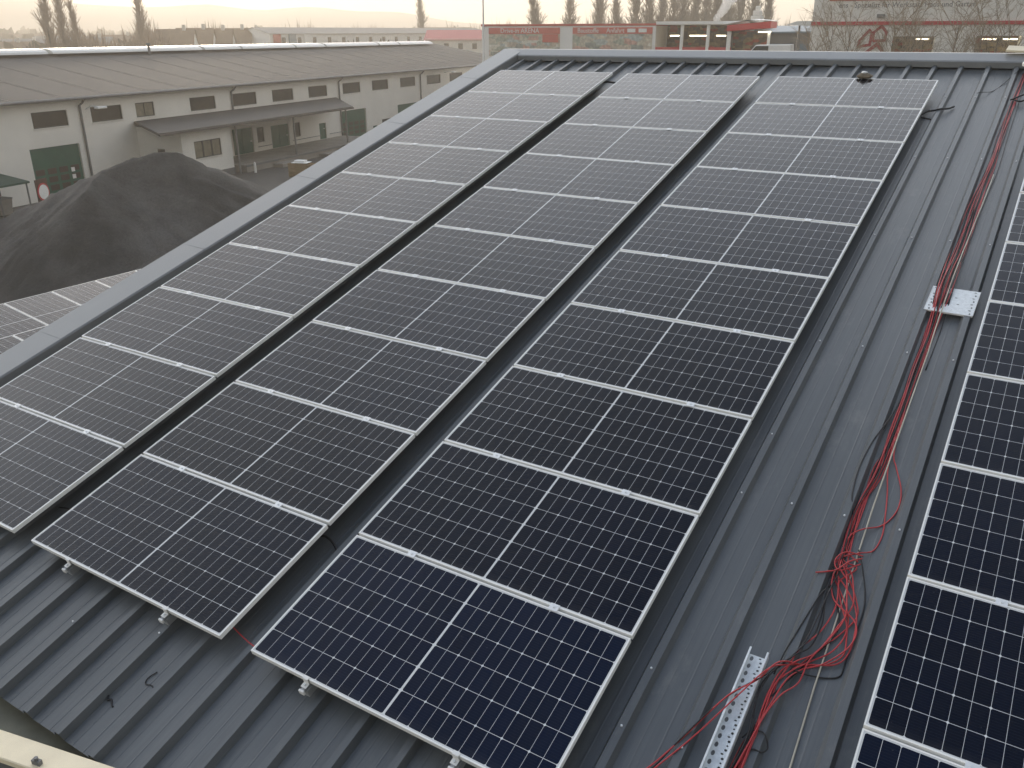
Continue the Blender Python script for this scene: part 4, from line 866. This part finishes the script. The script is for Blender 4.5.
for x in (-8, -3, 2): b = MB(); b.box(x - .2, x + .2, -7, -6.6, 0, 7.54); b.build('pillar', M['concrete'], dkb)
van(Matrix.Translation((-22.7, 86.6, 7.9)) @ rz(R(6)), 'white van parked behind the ridge left of the market')

# ------------------------------------------------------------------ far row building, houses
rwb = thing('row_building', 'long low white building with pale roof beyond the hall', 'row building', Matrix.Translation((-185.6, 175.6, 0)) @ rz(math.atan2(97.4, 7.8)))
LW = 98
wo = [(4 + 5.6 * i, 5.4 + 5.6 * i, 7.6, 9.9) for i in range(16)]
b = MB(); T_ = Matrix.Identity(4)
wall_open(b, 0, LW, 0, 10.9, wo, y=0, depth=.3); b.add([(0, 0, 0), (0, 14, 0), (0, 14, 10.9), (0, 7, 12.4), (0, 0, 10.9)], [(0, 1, 2, 3, 4)]); b.build('wall', M['white'], rwb)
b = MB(); b.add([(-.4, -.5, 10.85), (LW, -.5, 10.85), (LW, 7, 12.5), (-.4, 7, 12.5), (LW, 14.5, 10.85), (-.4, 14.5, 10.85)], [(0, 1, 2, 3), (3, 2, 4, 5)]); b.build('roof', M['tile_g'], rwb)
for a, c, z0, z1 in wo: b = MB(); b.box(a, c, .2, .28, z0, z1); b.build('window', M['pane'], rwb)
for i, (x, mm) in enumerate(((1.0, 'redwhite'), (6.4, 'blue'), (11.8, 'white'))): b = MB(); b.box(x, x + 2.6, -.3, -.1, 8.0, 10.7); b.build('poster', M[mm], rwb)
def house(az, d, w_, dp, h, rh, rot, roofm, lab, wallm='plaster_b'):
    p = polar(az, d); t = thing('house', lab, 'house', T3(p) @ rz(R(rot)), 'houses in the hazy distance')
    b = MB(); b.box(-w_ / 2, w_ / 2, -dp / 2, dp / 2, 0, h); b.add([(-w_ / 2, -dp / 2, h), (-w_ / 2, dp / 2, h), (-w_ / 2, 0, h + rh - .1), (w_ / 2, -dp / 2, h), (w_ / 2, dp / 2, h), (w_ / 2, 0, h + rh - .1)], [(0, 1, 2), (3, 4, 5)]); b.build('wall', M[wallm], t)
    b = MB(); b.add([(-w_ / 2 - .4, -dp / 2 - .5, h - .3), (w_ / 2 + .4, -dp / 2 - .5, h - .3), (w_ / 2 + .4, 0, h + rh), (-w_ / 2 - .4, 0, h + rh), (w_ / 2 + .4, dp / 2 + .5, h - .3), (-w_ / 2 - .4, dp / 2 + .5, h - .3)], [(0, 1, 2, 3), (3, 2, 4, 5)]); rf_ = b.build('roof', M[roofm], t)
    b = MB(); b.box(w_ * .2, w_ * .2 + .8, -.4, .4, h + rh - 1, h + rh + 1); b.build('chimney', M['plaster'], rf_)
    n_ = max(2, int(w_ / 3.5))
    for fl in range(max(1, int(h / 3))):
        for i in range(n_):
            x = -w_ / 2 + w_ * (i + .5) / n_; b = MB(); b.box(x - .6, x + .6, -dp / 2 - .06, -dp / 2 - .003, 1 + 3 * fl, 2.4 + 3 * fl); b.build('window', M['pane'], t)
HS = [(-52.0, 250, 9, 9, 7.5, 4.5, 40, 'tile', 'tan gabled house, leftmost of the group behind the hall ridge'),
      (-50.9, 258, 9, 9, 7.5, 4.8, 40, 'tile', 'tan gabled house, second from the left behind the hall ridge'),
      (-49.8, 262, 9, 9, 7.5, 4.6, 40, 'tile', 'tan gabled house, third from the left behind the hall ridge'),
      (-48.7, 268, 9, 9, 7.5, 4.8, 40, 'tile', 'tan gabled house, rightmost of the group behind the hall ridge'),
      (-60.5, 330, 30, 10, 7.5, 1.5, 52, 'tile_g', 'low white roofed building at the far left edge'),
      (-57.6, 420, 26, 10, 8, 2.0, 50, 'tile_g', 'low pale building just right of the left poplars'),
      (-54.6, 380, 16, 9, 7.2, 2.6, 45, 'tile', 'small brown roofed house between the two left poplars'),
      (-42.5, 480, 22, 10, 10, 3, 45, 'tile_g', 'pale building behind the long row building, left of centre'),
      (-36.0, 460, 24, 10, 10.5, 3, 38, 'tile', 'tan roofed building right of the single poplar'),
      (-34.2, 250, 26, 14, 9.5, 2.2, 30, 'red', 'low building with red roof behind the mast'),
      (-15.6, 210, 20, 10, 9.5, 1.5, 18, 'tile_g', 'grey building rising behind the blue grey shed'),
      (-60.8, 300, 14, 9, 6.5, 2.4, 55, 'tile', 'small pale house with tan roof nearest the left edge'),
      (-59.6, 350, 22, 9, 7.8, 1.6, 50, 'tile_g', 'long pale flat house left of the tall poplar clump'),
      (-56.6, 300, 12, 9, 7.5, 2.6, 48, 'tile_g', 'pale house half hidden by scrub right of the poplar clump'),
      (-55.2, 340, 16, 9, 8.2, 2.4, 60, 'tile', 'tan roofed house left of the slender lone poplar'),
      (-53.0, 300, 12, 8, 7.8, 2.8, 35, 'tile', 'tan roofed house just right of the slender lone poplar'),
      (-48.1, 340, 18, 10, 10.2, 2.4, 44, 'tile_g', 'pale house between gabled group and long row building'),
      (-59.2, 560, 28, 12, 8, 3, 52, 'tile', 'brown roofed block far away at the left edge')]
for h in HS: house(*h)

# ------------------------------------------------------------------ winter trees
def tree_meshes(seed, H, kind):
    r = random.Random(seed); tr = MB(); cw = MB()
    pts = [Vector((0, 0, 0))]
    for i in range(1, 6): pts.append(Vector((r.uniform(-.05, .05) * i * .5, r.uniform(-.05, .05) * i * .5, H * (.17 * i if kind == 'poplar' else .10 * i if kind == 'broad' else .165 * i))))
    R0 = H * (.017 if kind != 'young' else .009)
    for i in range(5): tr.cyl(pts[i], pts[i + 1], R0 * (1 - i * .17), R0 * (1 - (i + 1) * .17), 7, caps=(i == 0))
    def branch(b, p, d, l, rad, dep):
        q = p + d * l; b.cyl(p, q, rad, rad * .6, 4 if dep > 1 else 3, caps=False)
        if dep == 0: return
        for k in range(4 if kind == 'poplar' else 5):
            t = r.uniform(.25, 1); s_ = .30 if kind == 'poplar' else .75
            nd = (d + Vector((r.gauss(0, s_), r.gauss(0, s_), r.gauss(.15, s_ * .6)))).normalized()
            branch(b, p + d * l * t, nd, l * r.uniform(.4, .62), rad * .6, dep - 1)
    nb = 95 if kind == 'poplar' else 26 if kind == 'broad' else 15
    for i in range(nb):
        t = (i + .5) / nb; z = H * (.10 + .80 * t) if kind == 'poplar' else H * (.2 + .3 * t) if kind == 'broad' else H * (.42 + .4 * t)
        a = r.uniform(0, 6.283)
        if kind == 'poplar':
            d = Vector((math.cos(a) * .22, math.sin(a) * .22, 1)).normalized(); l = H * .22 * (1 - .45 * t) * r.uniform(.7, 1.15)
        else:
            d = Vector((math.cos(a), math.sin(a), r.uniform(.3, 1.4) + (1.0 if kind == 'young' else 0))).normalized(); l = H * (.3 if kind == 'broad' else .24) * r.uniform(.7, 1.1)
        ft = min(4.99, t * 5 if kind == 'poplar' else t * 5); i0 = int(ft); base = pts[i0].lerp(pts[i0 + 1], ft - i0)
        base = Vector((base.x, base.y, z)); branch(cw, base, d, l, .085 if kind == 'poplar' else .09 if kind == 'broad' else .028, 2)
    return tr, cw
TP = {}
def tree(kind, var, az, d, scale, lab, m='twig', wide=1.0):
    key = (kind, var, m)
    if key not in TP:
        tr, cw = tree_meshes(var * 13 + 5, 20 if kind == 'poplar' else 11 if kind == 'broad' else 12.5, kind)
        t = thing(kind if kind == 'poplar' else 'bare_tree', lab, 'tree')
        tr.build('trunk', M['bark'], t); cw.build('crown', M[m], t); TP[key] = t
    else: t = copy_tree(TP[key])
    t.matrix_world = T3(polar(az, d)) @ rz(var * 2 + az) @ Matrix.Diagonal((scale * wide, scale * wide, scale * random.uniform(.95, 1.06), 1))
    tag(t, lab, 'tree', 'bare poplars' if kind == 'poplar' else 'bare winter trees'); return t
for i, (az, d, s_) in enumerate(((-58.6, 218, 1.15), (-57.9, 224, 1.1), (-57.3, 222, .92))): tree('poplar', i % 2, az, d, s_, '%s poplar from left in the tall clump at the left edge' % ORD[i], 'twig_b')
tree('poplar', 1, -53.8, 240, 1.12, 'slender poplar standing alone right of the left clump', 'twig_b')
tree('poplar', 0, -37.6, 330, 1.25, 'single poplar standing above the long row building')
PR = ((-30.6, 1.15), (-28.4, 1.08), (-26.6, 1.02), (-25.6, 1.0), (-24.4, 1.12), (-23.6, 1.0), (-22.8, 1.1), (-22.1, 1.12), (-21.5, 1.1), (-20.9, 1.14), (-20.2, 1.12), (-19.6, 1.15), (-18.9, 1.13), (-18.2, 1.12), (-17.4, 1.1), (-16.6, 1.0))
for i, (az, s_) in enumerate(PR):
    tree('poplar', i % 3, az, 232 + (i * 37 % 23), s_, '%s poplar from left in the row behind the markets' % ORD[i], 'twig', 1.5 if i > 0 else 1.3)
for i, (az, d, s_) in enumerate(((-12.9, 84, .98), (-11.9, 86, 1.02), (-8.6, 80, 1.05), (-7.9, 84, 1.0), (-6.3, 82, 1.1), (-5.0, 85, 1.05), (-13.7, 87, .9), (-9.4, 85, 1.1), (-3.6, 84, 1.0))):
    tree('young', i % 3, az, d, s_ * 1.05, '%s bare tree from left in front of the garden market' % ORD[i] if i < 6 else ('small bare tree at the left corner of the garden market', 'bare tree right beside the red logo of the garden market', 'bare tree at the far right edge before the market')[i - 6], 'twig_c')
for i, (az, d, s_) in enumerate(((-56.2, 230, .98), (-55.4, 228, .9), (-47.5, 240, .95), (-46.3, 236, 1.0), (-45, 300, 1.0), (-32.9, 150, .9), (-32.2, 155, .95), (-15.0, 190, 1.25), (-14.4, 195, 1.2))):
    tree('broad', i % 2, az, d, s_, ['rounded bare tree right of the left poplars', 'lower rounded bare tree left of the slender poplar', 'bare tree behind the right gable house', 'bare tree left of the long row building', 'bare tree above the long row building gable', 'bare tree left of the mast behind the hall end', 'bare tree just behind the mast', 'bare tree behind the blue grey shed', 'bare tree between shed and garden market'][i], 'twig_b')
# far-off scrub and hedges that read as one mass
b = MB(); r = random.Random(11)
for i in range(5200):
    az = r.uniform(-66, -1); d = 270 + 900 * r.random() ** 2.2
    p = polar(az, d); hh = r.uniform(2, 7.5) * (1 + d / 1600) * (1.2 if d > 500 else 1)
    wd = r.uniform(2.5, 6) * (1 + d / 500)
    for k in range(3):
        a = r.uniform(0, 3.14); c, s_ = math.cos(a) * wd * .5, math.sin(a) * wd * .5
        z0 = hh * r.uniform(0, .5); x, y = p.x + r.uniform(-1, 1) * wd * .5, p.y + r.uniform(-1, 1) * wd * .5
        b.add([(x - c, y - s_, z0), (x + c, y + s_, z0 + r.uniform(-.5, .5)), (x + c * .4, y + s_ * .4, z0 + hh * r.uniform(.4, .8)), (x - c * .5, y - s_ * .5, z0 + hh * r.uniform(.3, .8))], [(0, 1, 2, 3)])
tag(b.build('distant_scrub', M['bush']), kind='stuff')
# bare scrub and wood edges: rounded twiggy domes
b = MB(); r = random.Random(5)
def dome(p, H_, W_, n_):
    for k in range(n_):
        th = r.uniform(0, 6.283); el = math.asin(r.random() ** .8); rad = r.uniform(.45, 1.0) * (1 + .18 * mnoise.noise(Vector((p.x + th * 2, p.y + el * 3, 0))))
        c_, s_ = math.cos(th) * math.cos(el), math.sin(th) * math.cos(el)
        a0, a1 = rad * .72, rad * r.uniform(1.0, 1.12); t = r.uniform(.09, .26); q = r.uniform(0, 3.14); z0, z1 = math.sin(el) * a0 * H_ * .8 + H_ * .12, math.sin(el) * a1 * H_ * .85 + H_ * .15
        x0, y0, x1, y1 = p.x + c_ * a0 * W_, p.y + s_ * a0 * W_, p.x + (c_ + r.gauss(0, .12)) * a1 * W_, p.y + (s_ + r.gauss(0, .12)) * a1 * W_
        b.add([(x0 - t * math.cos(q), y0 - t * math.sin(q), z0), (x0 + t * math.cos(q), y0 + t * math.sin(q), z0 + .1), (x1, y1, z1)], [(0, 1, 2)])
for i in range(620):
    az = r.uniform(-64, -2); bump_ = mnoise.noise(Vector((az * .55, 3, 0)))
    if az < -57.5: d, H_ = r.uniform(260, 420), 9.5 + 2.5 * bump_
    elif az < -53: d, H_ = r.uniform(215, 260), 12.5 + 2.5 * bump_
    elif az < -46.8: d, H_ = r.uniform(275, 330), 13.5 + 2.5 * bump_
    elif az < -33: d, H_ = r.uniform(430, 560), 15.5 + 4 * bump_
    else: d, H_ = r.uniform(262, 330), 15.0 + 4.5 * bump_
    H_ *= r.uniform(.72, 1.08); dome(polar(az, d), H_, r.uniform(3.5, 6.5), 150)
tag(b.build('distant_thicket', M['twig_b']), kind='stuff')
# steam plume over a flue behind the market
sp = MB()
for i in range(16):
    t = i / 15; rock(sp, (-.2 + 3.4 * t + r.uniform(-.25, .25), 0, 13.2 + 4.8 * t + r.uniform(-.25, .25)), (.55 + .75 * t, .55 + .75 * t, .6 + .7 * t), i * 2.3)
stm = sp.build('steam', M['skylight'], smooth=True)
sm, t_, p_ = nodes('steam_cloud'); t_.nodes.remove(p_)
vv = t_.nodes.new('ShaderNodeVolumePrincipled'); vv.inputs['Color'].default_value = (1, 1, 1, 1); vv.inputs['Density'].default_value = 1.1; vv.inputs['Anisotropy'].default_value = .0
t_.links.new(vv.outputs[0], t_.nodes['Material Output'].inputs['Volume']); stm.data.materials[0] = sm
stm.matrix_world = T3((-63.6, 186, 0)); tag(stm, kind='stuff')
fl = thing('flue', 'thin metal flue pipe below the white steam', 'flue', T3((-63.6, 186, 0)))
b = MB(); b.cyl((0, 0, 0), (0, 0, 12.6), .25, n=10); b.build('pipe', M['grey_metal'], fl)
b = MB(); b.cyl((0, 0, 12.6), (0, 0, 12.8), .36, .3, n=10); b.build('cowl', M['grey_metal'], fl)

# ------------------------------------------------------------------ haze
hz = MB(); hz.box(-2900, 900, -400, 2900, -3, 88)
hm, t_, p_ = nodes('haze_air'); t_.nodes.remove(p_)
vv = t_.nodes.new('ShaderNodeVolumePrincipled'); vv.inputs['Color'].default_value = (.90, .845, .76, 1); vv.inputs['Density'].default_value = .0009; vv.inputs['Anisotropy'].default_value = .45
t_.links.new(vv.outputs[0], t_.nodes['Material Output'].inputs['Volume'])
tag(hz.build('haze', hm), kind='stuff')
